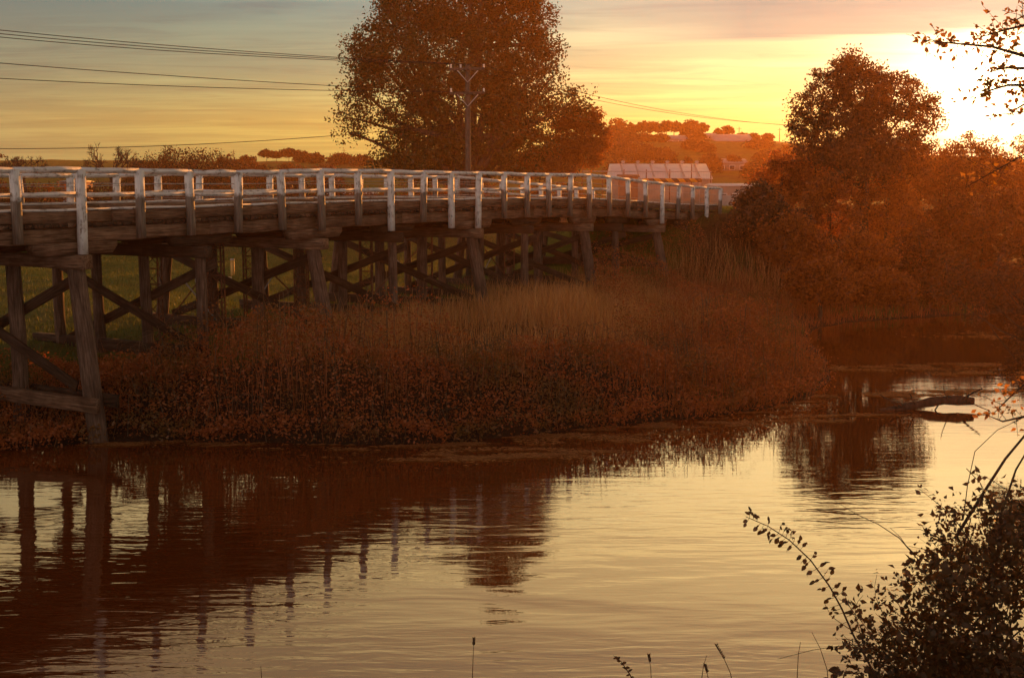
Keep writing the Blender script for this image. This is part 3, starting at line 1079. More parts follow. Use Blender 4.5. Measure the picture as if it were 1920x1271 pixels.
kiosk = thing('site_cabin', 'small brown roofed cabin with an orange panel left of the striped barrier', 'cabin', ((k0.x + k1.x) / 2, 142, Hs(k0.x, 142)))
mb = MB(); mb.box((k0.x + .1, 142, Hs(k0.x, 142) - .2), (k1.x - .1, 144, k0.z)); mb.build('wall', M_WALL_BRICK, kiosk)
mb = MB(); mb.add([(k0.x - .1, 141.8, k0.z + .004), (k1.x + .1, 141.8, k0.z + .004), (k1.x + .1, 144.2, k0.z + .004), (k0.x - .1, 144.2, k0.z + .004), (k0.x - .1, 143, k0.z + .34), (k1.x + .1, 143, k0.z + .34)],
                 [(0, 1, 5, 4), (2, 3, 4, 5), (0, 4, 3), (1, 2, 5), (3, 2, 1, 0)]); mb.build('roof', M_ROOF_BROWN, kiosk)
mb = MB(); mb.box((k1.x - .8, 141.93, k0.z - .55), (k1.x - .15, 141.99, k0.z - .08)); mb.build('sign_panel', M_ORANGE, kiosk)

# low buildings and walls
house('low_office', 'low pale office with a flat white roof right of the silvery shed', 1346, 1436, 344, 349, 372, 140, 9, M_WALL_PALE, M_ROOF_WHITE, 'building', nwin=4)
house('cottage', 'cottage with greyish roof partway up the hill behind the silvery shed', 1344, 1402, 298, 306, 316, 240, 8, M_WALL_PALE, M_ROOF_GREY, nwin=3)
house('gabled_house', 'small white house tucked below the pines on the hill', 1246, 1288, 254, 261, 272, 380, 7, M_WALL_PALE, M_ROOF_GREY, nwin=2)
house('long_house', 'long low hillside house with broad grey roof under the ridge', 1346, 1412, 252, 265, 280, 370, 12, M_WALL_BRICK, M_ROOF_GREY, nwin=4)
house('ridge_house', 'tiny pale house half hidden between the pines and the long hillside house', 1326, 1344, 250, 255, 262, 395, 6, M_WALL_PALE, M_ROOF_GREY, nwin=2)
house('farm_shed', 'low farm shed with white roof seen through the bridge railing', 617, 694, 360.5, 364, 382, 118, 6, M_WALL_BRICK, M_ROOF_WHITE, 'shed', nwin=2)
house('cream_hut', 'cream hut seen through the railing left of the low farm shed', 581, 616, 369, 371.5, 384, 112, 4, M_WALL_PALE, M_WALL_PALE, 'hut', nwin=1)
house('left_cabin', 'pale roofed cabin behind the left end of the railing', 112, 140, 338, 341, 360, 118, 5, M_WALL_BRICK, M_ROOF_GREY, 'cabin', nwin=1)


def paddock_fence(label, pts, Y0, Y1, n):
    a, b = at(*pts[0], Y=far(Y0)), at(*pts[1], Y=far(Y1))
    t = thing('paddock_fence', label, 'fence', (a.x, a.y, Hs(a.x, a.y)), 'pale fences on the hillside')
    for i in range(n + 1):
        p = a.lerp(b, i / n)
        mb = MB(); mb.box((p.x - .07, p.y - .07, Hs(p.x, p.y) - .3), (p.x + .07, p.y + .07, p.z + .15)); mb.build('post', M_FENCE, t)
    for dz in (0, -.35, -.7):
        mb = MB(); mb.bar(a + Vector((0, -.1, dz)), b + Vector((0, -.1, dz)), .05, .22); mb.build('rail', M_FENCE, t)


paddock_fence('pale fence along the upper green paddock left of the long hillside house', ((1268, 277), (1342, 271.5)), 340, 350, 9)
paddock_fence('pale fence below the long hillside house', ((1340, 284.5), (1416, 277.5)), 320, 335, 9)
wl0, wl1 = at(1352, 374, Y=104), at(1390, 372, Y=104)
wall = MB(); wall.box((wl0.x, 104, Hs(wl0.x, 104) - .2), (wl1.x, 104.2, wl0.z + .35))
tag(wall.build('garden_wall', M_CONC, None, M=Matrix.Translation((wl0.x, 104, 2))), 'short pale block wall just beyond the right end of the bridge', 'wall')

# ------------------------------------------------------------------ far trees
def proto(name, label, base, h, wid, mat, trunk_vis=0.3, n=60, per=26, leaf=.5, lob=None, group=None):
    bx, by, bz = base
    lob = lob or [(0, .62, .5, .28), (-.22, .55, .3, .22), (.24, .58, .3, .24), (.05, .82, .32, .18), (-.1, .42, .36, .16), (.16, .4, .34, .16)]
    lobes = [(bx + dx * wid, by + random.uniform(-.2, .2) * wid, bz + dz * h, rx * wid, rx * wid, rz * h) for dx, dz, rx, rz in lob]
    return tree(name, label, base, lobes, n, per, wid * .075, leaf, mat, h * .022, trunk_vis, group, twigs=False)


UMB = [(0, .82, .42, .18), (-.22, .72, .3, .15), (.24, .74, .28, .15), (.03, .6, .3, .1), (-.1, .9, .2, .1)]
DENSE = [(0, .6, .46, .36), (-.2, .45, .34, .34), (.2, .48, .34, .32), (0, .82, .3, .17), (.02, .22, .5, .2)]
PINE_PX = [(1158, 223, 42, 'D', 'broad dense dark tree at the left end of the hilltop row'), (1184, 229, 24, 'D', 'narrow dense tree second in the hilltop row, beside the broad dark one'),
           (1204, 228, 26, 'U', 'first open flat-topped pine right of the dense trees on the hilltop'), (1219, 229, 20, 'U', 'second open pine of the hilltop row with sky between its trunk and neighbours'),
           (1233, 230, 20, 'U', 'third open pine of the hilltop row, slightly lower'), (1250, 228, 26, 'U', 'fourth open pine near the middle of the hilltop row, wide topped'),
           (1264, 228.5, 22, 'U', 'fifth open pine right of the middle of the hilltop row'), (1275, 231, 16, 'U', 'small open pine tucked left of the tall dense hilltop tree'),
           (1295, 225, 36, 'D', 'tall dense tree towards the right of the hilltop row above the small white house'), (1319, 232, 20, 'U', 'spindly open tree closing the right end of the hilltop row'),
           (1345, 241, 16, 'D', 'small dense tree standing apart above the ridge house'), (1363, 238, 26, 'U', 'flat-topped pine standing apart above the long hillside house')]
for i, (px, py, wpx, kd, lab) in enumerate(PINE_PX):
    Yp = far(425 + (i * 37 % 11))
    top = at(px, py, Y=Yp)
    gz = Hs(top.x, Yp) - .3
    proto('pine_tree' if kd == 'U' else 'hill_tree', lab, (top.x, Yp, gz), top.z - gz, wpx / ppm(Yp) * 1.05, M_PINE, .5 if kd == 'U' else .2,
          70 if kd == 'U' else 110, 22, .55, UMB if kd == 'U' else DENSE, 'trees along the hilltop')
# bushes and trees down the hill, and the left ridge
SLOPE = [(1150, 250, 40, 400, 'dark bushy tree at the left foot of the hilltop row'), (1180, 255, 38, 390, 'dark bushy tree below the second hilltop tree'), (1212, 256, 34, 395, 'low dark bush below the open pines'),
         (1240, 262, 28, 372, 'dark bush just left of the small white house'), (1305, 256, 34, 385, 'rounded bush right of the small white house'), (1390, 250, 26, 420, 'low ridge bush above the long hillside house'),
         (1412, 252, 26, 415, 'ridge bush at the right end of the long hillside house'), (1440, 259, 24, 410, 'last low bush on the ridge before the big willow'), (1330, 288, 30, 260, 'dark shrub in the middle of the green paddock'),
         (1290, 293, 16, 250, 'small shrub in the paddock above the shed roof'), (1430, 285, 50, 250, 'dark tree on the slope right of the lower fence'), (1460, 300, 50, 200, 'dark tree nearest the big willow on the slope'),
         (1480, 272, 40, 300, 'dark tree behind the left edge of the big willow')]
for px, py, wpx, Yp, lab in SLOPE:
    Yp = far(Yp)
    top = at(px, py, Y=Yp); gz = Hs(top.x, Yp) - .3
    h = max(top.z - gz, 1.6)
    proto('hill_tree', lab, (top.x, Yp, gz), h, wpx / ppm(Yp), M_PINE, .2, 80, 22, .45, DENSE, 'trees and bushes on the hillside')
for px, py, wpx, Yp, lab in ((1150, 258, 64, 236, 'broad dark tree on the slope under the left end of the hilltop row'), (1182, 264, 54, 232, 'second dark tree down the slope from the hilltop row'), (1214, 270, 46, 230, 'dark tree on the slope above the left end of the shed roof'),
                              (1246, 276, 34, 226, 'small dark tree on the slope left below the small white house'), (1302, 262, 40, 244, 'dark round tree on the slope right of the small white house'), (1322, 268, 30, 240, 'dark tree between the white house and the long hillside house'),
                              (1262, 296, 24, 206, 'low bush in the paddock just over the shed roof'), (1334, 290, 36, 212, 'dark rounded tree in the paddock over the right end of the shed'), (1228, 302, 22, 200, 'low bush at the near edge of the paddock'),
                              (1160, 298, 46, 204, 'dark scrubby tree at the left foot of the hill beside the orange tree'), (1424, 268, 44, 246, 'dark tree right of the long hillside house'), (1444, 284, 50, 226, 'dark tree down the slope right of the long hillside house'),
                              (1468, 292, 54, 214, 'dark tree on the slope touching the pointed tree'), (1412, 304, 40, 202, 'dark bush right beside the cottage'), (1446, 314, 56, 190, 'broad dark bush on flat ground right of the cottage'), (1376, 290, 26, 216, 'small dark bush above the cottage roof')):
    top = at(px, py, Y=Yp); gz = Hs(top.x, Yp) - .3
    proto('hill_tree', lab, (top.x, Yp, gz), max(top.z - gz, 1.6), wpx / ppm(Yp) * 1.15, M_PINE, .2, 120, 24, .4, DENSE, 'trees and bushes on the hillside')
LEFT_RIDGE = [(258, 296, 60, 170, 'D', 'rounded dark tree left of the large leafy mound on the left skyline'), (292, 285, 100, 165, 'D', 'left tree of the leafy mound behind the railing'),
              (335, 276, 120, 160, 'D', 'tallest middle tree of the leafy mound behind the railing'), (385, 277, 110, 165, 'D', 'right tree of the leafy mound behind the railing'),
              (425, 290, 80, 210, 'D', 'lower tree just right of the leafy mound'), (462, 293, 40, 330, 'D', 'faint tree on the left ridge between mound and umbrella trees'), (500, 283, 30, 400, 'U', 'left umbrella-shaped tree on the far left ridge'),
              (518, 286, 26, 400, 'U', 'small umbrella-shaped tree between the two larger ones'), (541, 281, 38, 395, 'U', 'widest umbrella-shaped tree on the far left ridge'),
              (568, 287, 34, 390, 'D', 'rounded tree right of the umbrella trees'), (592, 293, 30, 380, 'D', 'low rounded tree further right on the left ridge'), (640, 294, 50, 360, 'D', 'flat low clump on the ridge left of the big oak'),
              (678, 296, 40, 350, 'D', 'low clump on the ridge touching the big oak'), (480, 305, 60, 260, 'D', 'rusty copse below the umbrella trees'), (545, 306, 60, 255, 'D', 'rusty copse right of the first one'), (610, 308, 60, 250, 'D', 'rusty copse nearer the big oak')]
for px, py, wpx, Yp, kd, lab in LEFT_RIDGE:
    Yp = far(Yp)
    top = at(px, py, Y=Yp); gz = Hs(top.x, Yp) - .3
    h = max(top.z - gz, 2.0)
    proto('ridge_tree', lab, (top.x, Yp, gz), h, wpx / ppm(Yp), M_LEAF_BROWN if 'rusty' in lab else M_PINE, .4 if kd == 'U' else .2, 260 if Yp < 200 else 110, 30, .24 if Yp < 200 else .4, UMB if kd == 'U' else DENSE, 'trees along the left skyline')
# hedge of bushes across the far side of the field
for i in range(17):
    px = -60 + i * 70 + random.uniform(-14, 14)
    Yp = 112 + random.uniform(-8, 14)
    top = at(px, random.uniform(334, 350), Y=Yp); gz = Hs(top.x, Yp) - .2
    m = (M_LEAF_BROWN, M_LEAF_DARK, M_LEAF_BROWN, M_LEAF_AUTUMN)[i % 4]
    word = ('rusty', 'dark', 'brown', 'orange')[i % 4]
    proto('hedge_bush', f'{word} bush in the hedge beyond the field, {["first","second","third","fourth","fifth","sixth","seventh","eighth","ninth","tenth","eleventh","twelfth","thirteenth","fourteenth","fifteenth","sixteenth","seventeenth"][i]} from the left',
          (top.x, Yp, gz), max(top.z - gz, 2.4), random.uniform(4.5, 6.5), m, .12, 110, 24, .26, DENSE, 'bushes of the hedge beyond the field')

# bare trees on the left
def bare_tree(label, px, ptop, pbase, wpx, Y):
    top, b = at(px, ptop, Y=Y), at(px, pbase, Y=Y)
    b.z = Hs(b.x, Y)
    t = thing('bare_tree', label, 'tree', b, 'bare trees on the left skyline')
    tr, lm = MB(), MB()
    h = top.z - b.z
    fk = np.array((b.x, b.y, b.z + h * .58))
    tr.tube(limb_path(np.array(b) - (0, 0, .3), fk, .04, 5), np.linspace(.36, .26, 5), 8); tr.build('trunk', M_BARK, t, True, WORLD[t.name])
    half = wpx / 2 / ppm(Y)

    def grow(p, d, L, r, lev):
        q = p + d * L
        lm.tube(limb_path(p, q, .12, 4), np.linspace(r, r * .55, 4), 5, False)
        if lev == 0: return
        for _ in range(3 if lev > 1 else 4):
            nd = d + rng.normal(0, .55, 3); nd[2] += .12; nd /= np.linalg.norm(nd)
            grow(q, nd, L * rng.uniform(.6, .82), max(r * .58, .016), lev - 1)
    for i in range(7):
        a = i / 7 * 6.28
        d = np.array((math.cos(a) * .9, math.sin(a) * .9, rng.uniform(.35, 1.1))); d /= np.linalg.norm(d)
        grow(fk + rng.normal(0, .1, 3), d, half * .62, .14, 4)
    lm.build('limbs', M_BARK, t, True, WORLD[t.name])


bare_tree('round bare twiggy tree standing left of the leafy mound', 211, 272, 330, 78, 120)
bare_tree('straggly bare tree near the left edge above the railing', 42, 277, 330, 62, 112)
proto('ridge_tree', 'sliver of a dark tree cut by the left edge of the picture', (*at(-6, 330, Y=100).xy, Hs(at(-6, 330, Y=100).x, 100)), at(0, 268, Y=100).z - 2, 1.6, M_LEAF_DARK, .3, 40, 20, .2, None, 'trees along the left skyline')

# ------------------------------------------------------------------ the big trees
OAK = [(935, -105, 62, 66), (985, -50, 50, 50), (880, -60, 70, 60), (860, 0, 125, 75), (775, 25, 70, 60), (960, -20, 60, 50), (955, 20, 62, 60), (690, 80, 42, 36), (738, 36, 40, 38), (1005, 40, 38, 44), (1018, 85, 36, 36), (1030, 132, 34, 28), (690, 112, 46, 40), (676, 165, 44, 42), (668, 222, 36, 30), (655, 250, 26, 14), (752, 125, 78, 62), (860, 110, 110, 80),
       (965, 100, 66, 58), (1008, 118, 38, 34), (880, 210, 120, 84), (765, 205, 66, 48), (755, 268, 52, 30), (725, 300, 42, 22), (960, 200, 66, 76), (1030, 185, 44, 30), (1075, 192, 38, 24), (1010, 240, 46, 44),
       (870, 285, 130, 50), (975, 285, 50, 50), (790, 310, 80, 30)]
yo = 96.0
ob = at(880, 330, Y=yo); ob.z = Hs(ob.x, yo)
tree('oak_tree', 'huge broad leafy oak rising behind the power pole', ob, px_lobes(OAK, yo, 0.9, .5), 2300, 64, .46, .21, M_LEAF_GREEN, .75, .14)
AUT = [(1085, 230, 38, 32), (1110, 255, 30, 34), (1068, 265, 42, 32), (1100, 290, 34, 26), (1115, 222, 18, 18), (1050, 290, 34, 30), (1060, 225, 30, 24)]
ya = 100.0
ab = at(1052, 340, Y=ya); ab.z = Hs(ab.x, ya)
tree('autumn_tree', 'smaller orange autumn tree leaning right of the huge oak', ab, px_lobes(AUT, ya, 1.0), 320, 50, .34, .2, M_LEAF_AUTUMN, .26, .3)
GOLD = [(1010, 300, 34, 26), (1035, 312, 24, 16), (990, 316, 30, 18), (1060, 318, 24, 14)]
yg = 97.0
gb = at(1010, 345, Y=yg); gb.z = Hs(gb.x, yg)
tree('golden_shrub', 'low golden green shrub at the right foot of the huge oak', gb, px_lobes(GOLD, yg, 1.0), 120, 44, .26, .18, M_LEAF_AUTUMN, .12, .3, cat='shrub')
WIL = [(1592, 112, 14, 20), (1606, 132, 30, 28), (1582, 140, 26, 28), (1645, 140, 22, 18), (1560, 160, 40, 36), (1622, 172, 50, 46), (1520, 196, 36, 36), (1688, 172, 38, 36), (1728, 208, 36, 36), (1752, 228, 22, 22), (1498, 232, 24, 22), (1580, 230, 64, 48), (1660, 240, 66, 48),
       (1520, 275, 36, 40), (1610, 300, 84, 50), (1700, 290, 56, 46)]
yw = 72.0
wb = at(1620, 420, Y=yw); wb.z = Hs(wb.x, yw)
tree('riverside_tree', 'pointed rusty tree in front of the sun glare right of the hill', wb, px_lobes(WIL, yw, 0.8, .4), 950, 60, .27, .15, M_LEAF_BROWN, .3, .2)
# scrub below and beside it
SCRUB = [(1465, 330, 60, 60, 80, 'M_LEAF_RUST', 'rusty scrub just beyond the bridge end'), (1560, 370, 70, 60, 70, 'M_LEAF_RUST', 'broad rusty scrub under the left of the pointed tree'), (1660, 370, 70, 60, 72, 'M_LEAF_RUST', 'broad scrub under the right of the pointed tree'),
         (1775, 325, 60, 62, 84, 'M_LEAF_DARK', 'dark scrub under the sun glare'), (1850, 312, 64, 66, 86, 'M_LEAF_DARK', 'dark treetop below the sun near the right edge'), (1925, 300, 56, 66, 90, 'M_LEAF_DARK', 'dark treetop cut by the right edge of the picture'),
         (1480, 440, 70, 50, 60, 'M_LEAF_RUST', 'low scrub on the bank right of the bridge end'), (1600, 470, 80, 55, 60, 'M_LEAF_RUST', 'low scrub hanging over the far bend of the river'), (1720, 470, 80, 60, 62, 'M_LEAF_DARK', 'dark scrub on the far bank under the sun glare'),
         (1840, 460, 80, 70, 66, 'M_LEAF_DARK', 'dark scrub on the far bank near the right edge'), (1420, 375, 46, 36, 66, 'M_LEAF_BROWN', 'small shrub touching the bridge end post'), (1950, 440, 70, 80, 62, 'M_LEAF_DARK', 'tall dark scrub at the right edge over the far water')]
for px, py, rx, ry, Y, mt, lab in SCRUB:
    pl = [(px, py, rx * .7, ry * .7), (px - rx * .5, py + ry * .25, rx * .5, ry * .55), (px + rx * .5, py + ry * .2, rx * .5, ry * .55), (px + rx * .1, py - ry * .45, rx * .4, ry * .4), (px, py + ry * .7, rx * .8, ry * .45)]
    b = at(px, py, Y=Y); b.z = Hs(b.x, Y)
    tree('scrub_bush', lab, b, px_lobes(pl, Y, .9), 170, 42, .26, .15, globals()[mt], .1, .2, 'scrub along the far bank', 'shrub')

for i, (px, py, Y, mt, lab) in enumerate(((1440, 400, 74, 0, 'scrub filling the gap between the bridge end and the pointed tree'), (1530, 320, 80, 0, 'scrub at the left foot of the pointed tree'), (1690, 420, 76, 0, 'scrub right below the pointed tree, half lost in glare'), (1790, 410, 74, 1, 'dark scrub straight below the sun'),
                                          (1880, 400, 76, 1, 'dark scrub below the sun near the right edge'), (1650, 540, 57, 0, 'low scrub trailing in the far bend under the pointed tree'), (1770, 545, 59, 1, 'low dark scrub trailing in the far bend under the sun'), (1900, 530, 60, 1, 'low dark scrub at the water by the right edge'), (1540, 520, 54, 0, 'low rusty scrub on the point of the bank'), (1960, 360, 80, 1, 'dark scrub just past the right edge below the treetop'), (1700, 320, 86, 1, 'dark thicket behind the right side of the pointed tree'), (1810, 300, 92, 1, 'dark treetop crossing just under the sun'))):
    rx, ry = (70, 56) if i < 5 or i > 8 else (64, 36)
    pl = [(px, py, rx * .7, ry * .7), (px - rx * .5, py + ry * .25, rx * .5, ry * .55), (px + rx * .5, py + ry * .2, rx * .5, ry * .55), (px + rx * .2, py - ry * .5, rx * .35, ry * .4), (px - rx * .3, py - ry * .35, rx * .35, ry * .4), (px, py + ry * .7, rx * .9, ry * .45)]
    b = at(px, py, Y=Y); b.z = Hs(b.x, Y)
    tree('scrub_bush', lab, b, px_lobes(pl, Y, .9), 190, 46, .28, .16, (M_LEAF_RUST, M_LEAF_DARK)[mt], .1, .2, 'scrub along the far bank', 'shrub')

for px, py, Y, lab in ((1385, 432, 63, 'low dark brown scrub under the far end of the bridge'), (1445, 410, 62, 'brown scrub on the embankment just right of the bridge end')):
    pl = [(px, py, 44, 26), (px - 30, py + 12, 34, 22), (px + 34, py + 8, 36, 26), (px + 8, py - 16, 24, 18)]
    b = at(px, py, Y=Y); b.z = Hs(b.x, Y)
    tree('scrub_bush', lab, b, px_lobes(pl, Y, .9), 150, 44, .24, .14, M_LEAF_BROWN, .08, .2, 'scrub along the far bank', 'shrub')

# overhanging shrub from the right bank
OV = [(1790, 505, 36, 26), (1770, 545, 26, 22), (1850, 520, 50, 40), (1845, 580, 46, 36), (1910, 560, 50, 60), (1920, 640, 40, 50), (1900, 700, 26, 26), (1960, 600, 60, 90)]
ov_b = (15.6, 29.5, Hs(15.6, 29.5))
tree('overhanging_shrub', 'reddish leafy shrub leaning over the water from the right bank', ov_b, px_lobes(OV, 30, .8, .6), 260, 30, .14, .08, M_LEAF_BROWN, .09, .25, cat='shrub')

# ------------------------------------------------------------------ power pole and wires
YP = 56.0
pt = at(877, 122, Y=YP)
pz = Hs(pt.x, YP)
pole = thing('power_pole', 'timber power pole with two crossarms in front of the huge oak', 'pole', (pt.x, YP, pz))
mb = MB(); mb.tube([(pt.x, YP, pz - .5), (pt.x, YP, pz + 5), (pt.x, YP, pt.z)], [.135, .12, .10], 10); mb.build('pole_shaft', M_POLE, pole, True, WORLD[pole.name])
arm_z = [at(877, 131, Y=YP).z, at(877, 176, Y=YP).z]
for zi in arm_z:
    beam('crossarm', (pt.x - .78, YP - .19, zi), (pt.x + .74, YP - .19, zi + .03), .1, .12, M_POLE, pole)
    for s_ in (-1, 1):
        mb = MB(); mb.bar((pt.x + s_ * .45, YP - .2, zi - .05), (pt.x, YP - .16, zi - .55), .03, .04); mb.build('arm_brace', M_STEEL, pole)
    for dx in ((-.72, -.3, .7) if zi == arm_z[0] else (-.72, .7)):
        mb = MB()
        for i in range(3):
            mb.tube([(pt.x + dx, YP - .19, zi + .065 + i * .055), (pt.x + dx, YP - .19, zi + .11 + i * .055)], [.055, .03], 8)
        mb.build('insulator', M_INSUL, pole)


def wire(label, pts, Y0, Y1, r=.012):
    """a hanging wire through three photo points, its far ends at distances Y0 and Y1"""
    xs, ys = np.array([p[0] for p in pts], float), np.array([p[1] for p in pts], float)
    cf = np.polyfit(xs, ys, min(2, len(pts) - 1))
    path = []
    for t in np.linspace(0, 1, 26):
        Y = 1 / ((1 - t) / Y0 + t / Y1)
        x = xs[0] + (xs[-1] - xs[0]) * t
        path.append(at(x, np.polyval(cf, x), Y=Y))
    mb = MB(); mb.tube(path, [r] * len(path), 5)
    m0 = Matrix.Translation(path[0])
    tag(mb.build('power_wire', M_WIRE, None, M=m0), label, 'wire', 'wires strung from the power pole')


wire('topmost of the three close power wires on the left', [(-220, 34), (0, 55), (640, 110.5), (846, 118)], 36, YP)
wire('middle of the three close power wires on the left', [(-220, 41), (0, 62), (640, 112.5), (864, 119)], 36, YP)
wire('lowest of the three close power wires on the left', [(-220, 48), (0, 68.5), (640, 115), (906, 121)], 36.5, YP)
wire('upper of the two lone wires on the left running to the lower crossarm', [(-220, 101), (0, 117), (640, 164), (846, 171.5)], 36, YP)
wire('lower of the two lone wires on the left running to the lower crossarm', [(-220, 136), (0, 144.5), (640, 173), (906, 172)], 36.5, YP)
wire('lowest left wire, sagging almost to the treetops', [(-260, 276), (0, 276), (640, 257), (872, 229)], 38, YP)
wire('upper wire leaving the pole to the right above the hill', [(906, 121), (1105, 178), (1480, 235), (1560, 240)], YP, 110)
wire('lower wire leaving the pole to the right above the hill', [(864, 122), (1110, 187), (1470, 233), (1560, 238)], YP, 108)
wire('wire from the lower crossarm running right through the oak', [(906, 172), (1110, 232), (1240, 262)], YP, 130)
wire('service wire dropping right from the pole towards the shed', [(880, 227), (1050, 272), (1217, 308)], YP, Ys + 3)
wire('short wire rising right from the shed to the rusty tree', [(1340, 316), (1400, 313), (1476, 303.5)], 150, 78)

# tiny masts on the skyline
for px, p0, p1, Y, lab in ((438, 281, 296, 400, 'thin mast on the far left ridge'), (634, 284, 300, 400, 'left of two thin masts near the big oak'), (645, 279, 300, 400, 'right of two thin masts near the big oak'), (1386, 238, 256, 420, 'thin mast on the ridge above the long hillside house'), (1462, 240, 264, 415, 'thin mast on the ridge beside the pointed tree')):
    Y = far(Y)
    a, b = at(px, p0, Y=Y), at(px, p1, Y=Y)
    mb = MB(); mb.tube([(a.x, Y, min(b.z, Hs(a.x, Y)) - .2), (a.x, Y, a.z)], [.09, .05], 6); mb.tube([(a.x - .5, Y, a.z - .4), (a.x + .5, Y, a.z - .4)], [.03, .03], 4)
    tag(mb.build('radio_mast', M_RUST, None, M=Matrix.Translation((a.x, Y, b.z))), lab, 'mast', 'masts on the skyline')

# marker post and slab in the field, tilted post by the bridge end
fp0 = at(437, 533, Y=60); 
mp_ = thing('marker_post', 'yellowish marker post on a pale slab in the field under the bridge', 'post', (fp0.x, 60, Hs(fp0.x, 60)))
mb = MB(); mb.box((fp0.x - .08, 59.92, Hs(fp0.x, 60) - .2), (fp0.x + .08, 60.08, Hs(fp0.x, 60) + .75)); mb.build('post_shaft', M_YELLOW, mp_)
mb = MB(); mb.box((fp0.x - .09, 59.91, Hs(fp0.x, 60) + .751), (fp0.x + .09, 60.09, Hs(fp0.x, 60) + .82)); mb.build('cap', M_CONC, mp_)
sl = MB(); sl.box((fp0.x - 1.1, 57.2, Hs(fp0.x, 58) - .2), (fp0.x + .3, 58.4, Hs(fp0.x, 58) + .14))
tag(sl.build('concrete_slab', M_CONC, None, M=Matrix.Translation((fp0.x, 58, 1.5))), 'pale concrete slab lying in the grass before the marker post', 'slab')
beam_o = beam('leaning_post', at(1397, 404, Y=67), at(1411, 372, Y=67), .16, .16, M_FENCE, None)
tag(beam_o, 'weathered post leaning right beside the right end of the bridge', 'post')

# ------------------------------------------------------------------ bank vegetation (uncountable growth)
def blades(X, Y, Z, h, w, lean=.25, mat=None, name='grass', seg=2):
    n = len(X)
    a = rng.uniform(0, 2 * np.pi, n)
    hh = h * rng.uniform(.55, 1.2, n)
    ww = w * rng.uniform(.7, 1.3, n)
    dx, dy = np.cos(a), np.sin(a)
    ln = lean * hh * rng.normal(0, 1, n)
    lb = rng.uniform(0, 2 * np.pi, n)
    lx, ly = np.cos(lb) * ln, np.sin(lb) * ln
    B = np.stack([X, Y, Z - .03], -1)
    V = np.empty((n, 5, 3))
    V[:, 0] = B + np.stack([dx * ww / 2, dy * ww / 2, 0 * X], -1)
    V[:, 1] = B - np.stack([dx * ww / 2, dy * ww / 2, 0 * X], -1)
    m = B + np.stack([lx * .35, ly * .35, hh * .6], -1)
    V[:, 2] = m - np.stack([dx * ww * .4, dy * ww * .4, 0 * X], -1)
    V[:, 3] = m + np.stack([dx * ww * .4, dy * ww * .4, 0 * X], -1)
    V[:, 4] = B + np.stack([lx, ly, hh], -1)
    base = (np.arange(n) * 5)[:, None]
    F = [(base + np.array(f)).tolist() for f in ((0, 1, 2, 3),)]
    quad = (base + np.array((0, 1, 2, 3))).astype(np.int32)
    tri = (base + np.array((3, 2, 4))).astype(np.int32)
    idx = np.concatenate([quad.ravel(), tri.ravel()])
    starts = np.concatenate([np.arange(n) * 4, n * 4 + np.arange(n) * 3]).astype(np.int32)
    me = bpy.data.meshes.new(name)
    me.vertices.add(n * 5); me.vertices.foreach_set('co', V.astype(np.float32).ravel())
    me.loops.add(len(idx)); me.loops.foreach_set('vertex_index', idx)
    me.polygons.add(2 * n); me.polygons.foreach_set('loop_start', starts)
    me.update(calc_edges=True)
    return tag(link(name, me, mat), kind='stuff')


def to_px(X, Y, Z):
    d = Y * CP - (Z - CAM_H) * SP
    return 960 + F_PX * X / d, 635.5 - F_PX * (Y * SP + (Z - CAM_H) * CP) / d


def bank_mask(n, x0, x1, y0, y1):
    X, Y = rng.uniform(x0, x1, n), rng.uniform(y0, y1, n)
    ok = ~in_water(X, Y)
    return X[ok], Y[ok]


def bridge_w(X, Y):
    """distance behind the bridge's near edge (negative: viewer's side) and k"""
    dx, dy = X - E(0)[0], Y - E(0)[1]
    return -(dx * NX + dy * NY)


# tall dry grass between the brambles and the bridge
X, Y = bank_mask(260000, -16, 24, 28, 72)
w = bridge_w(X, Y); dL = seg_dist(X, Y, LEFT); dR = seg_dist(X, Y, RIGHT)
den = sstep(2.6, 5.0, dL + 2.2 * (vnoise(X, Y, 2.6, 4) - .5)) * sstep(2.5, -.6, w + 1.5 * (vnoise(X, Y, 2, 8) - .5)) * sstep(31.5, 35.0, Y + (X + 4) * .1)
den *= (.35 + .65 * sstep(.3, .6, vnoise(X, Y, 1.3, 6))) * sstep(62, 55, Y)
ok = (rng.random(len(X)) < den) & (dL < dR)
X, Y = X[ok], Y[ok]
blades(X, Y, H(X, Y), .8 + .55 * (vnoise(X, Y, 3, 5) - .5) + .5 * (vnoise(X, Y, .55, 15) - .5), .014, .36, M_GRASS_DRY, 'dry_grass')
# rusty reeds and dock stems, right part of the bank
X, Y = bank_mask(130000, 0, 22, 30, 62)
dL = seg_dist(X, Y, LEFT); dR = seg_dist(X, Y, RIGHT)
den = sstep(-.1, .5, dL) * sstep(7.0, 3.2, dL + 4 * (vnoise(X, Y, 2.2, 7) - .5)) * sstep(2.0, 6.0, X + 2 * (vnoise(X, Y, 3, 9) - .5))
ok = (rng.random(len(X)) < den * (.3 + .7 * sstep(.3, .65, vnoise(X, Y, 1.1, 2)))) & (dL < dR)
X, Y = X[ok], Y[ok]
dL = seg_dist(X, Y, LEFT)
blades(X, Y, H(X, Y), (1.0 + .8 * (vnoise(X, Y, 1.8, 5) - .5) + .7 * (vnoise(X, Y, .6, 25) - .5)) * (.3 + .7 * sstep(0, 4.5, dL)), .017, .45, M_REED, 'rusty_reeds')
# short green grass of the field
X, Y = bank_mask(150000, -42, 14, 32, 95)
w = bridge_w(X, Y); dL = seg_dist(X, Y, LEFT)
ok = (rng.random(len(X)) < sstep(-1.5, 1.5, w) * sstep(2.0, 4, dL)) & (X / Y > -.46)
X, Y = X[ok], Y[ok]
blades(X, Y, H(X, Y), .16, .03, .4, M_GRASS_GREEN, 'field_grass')
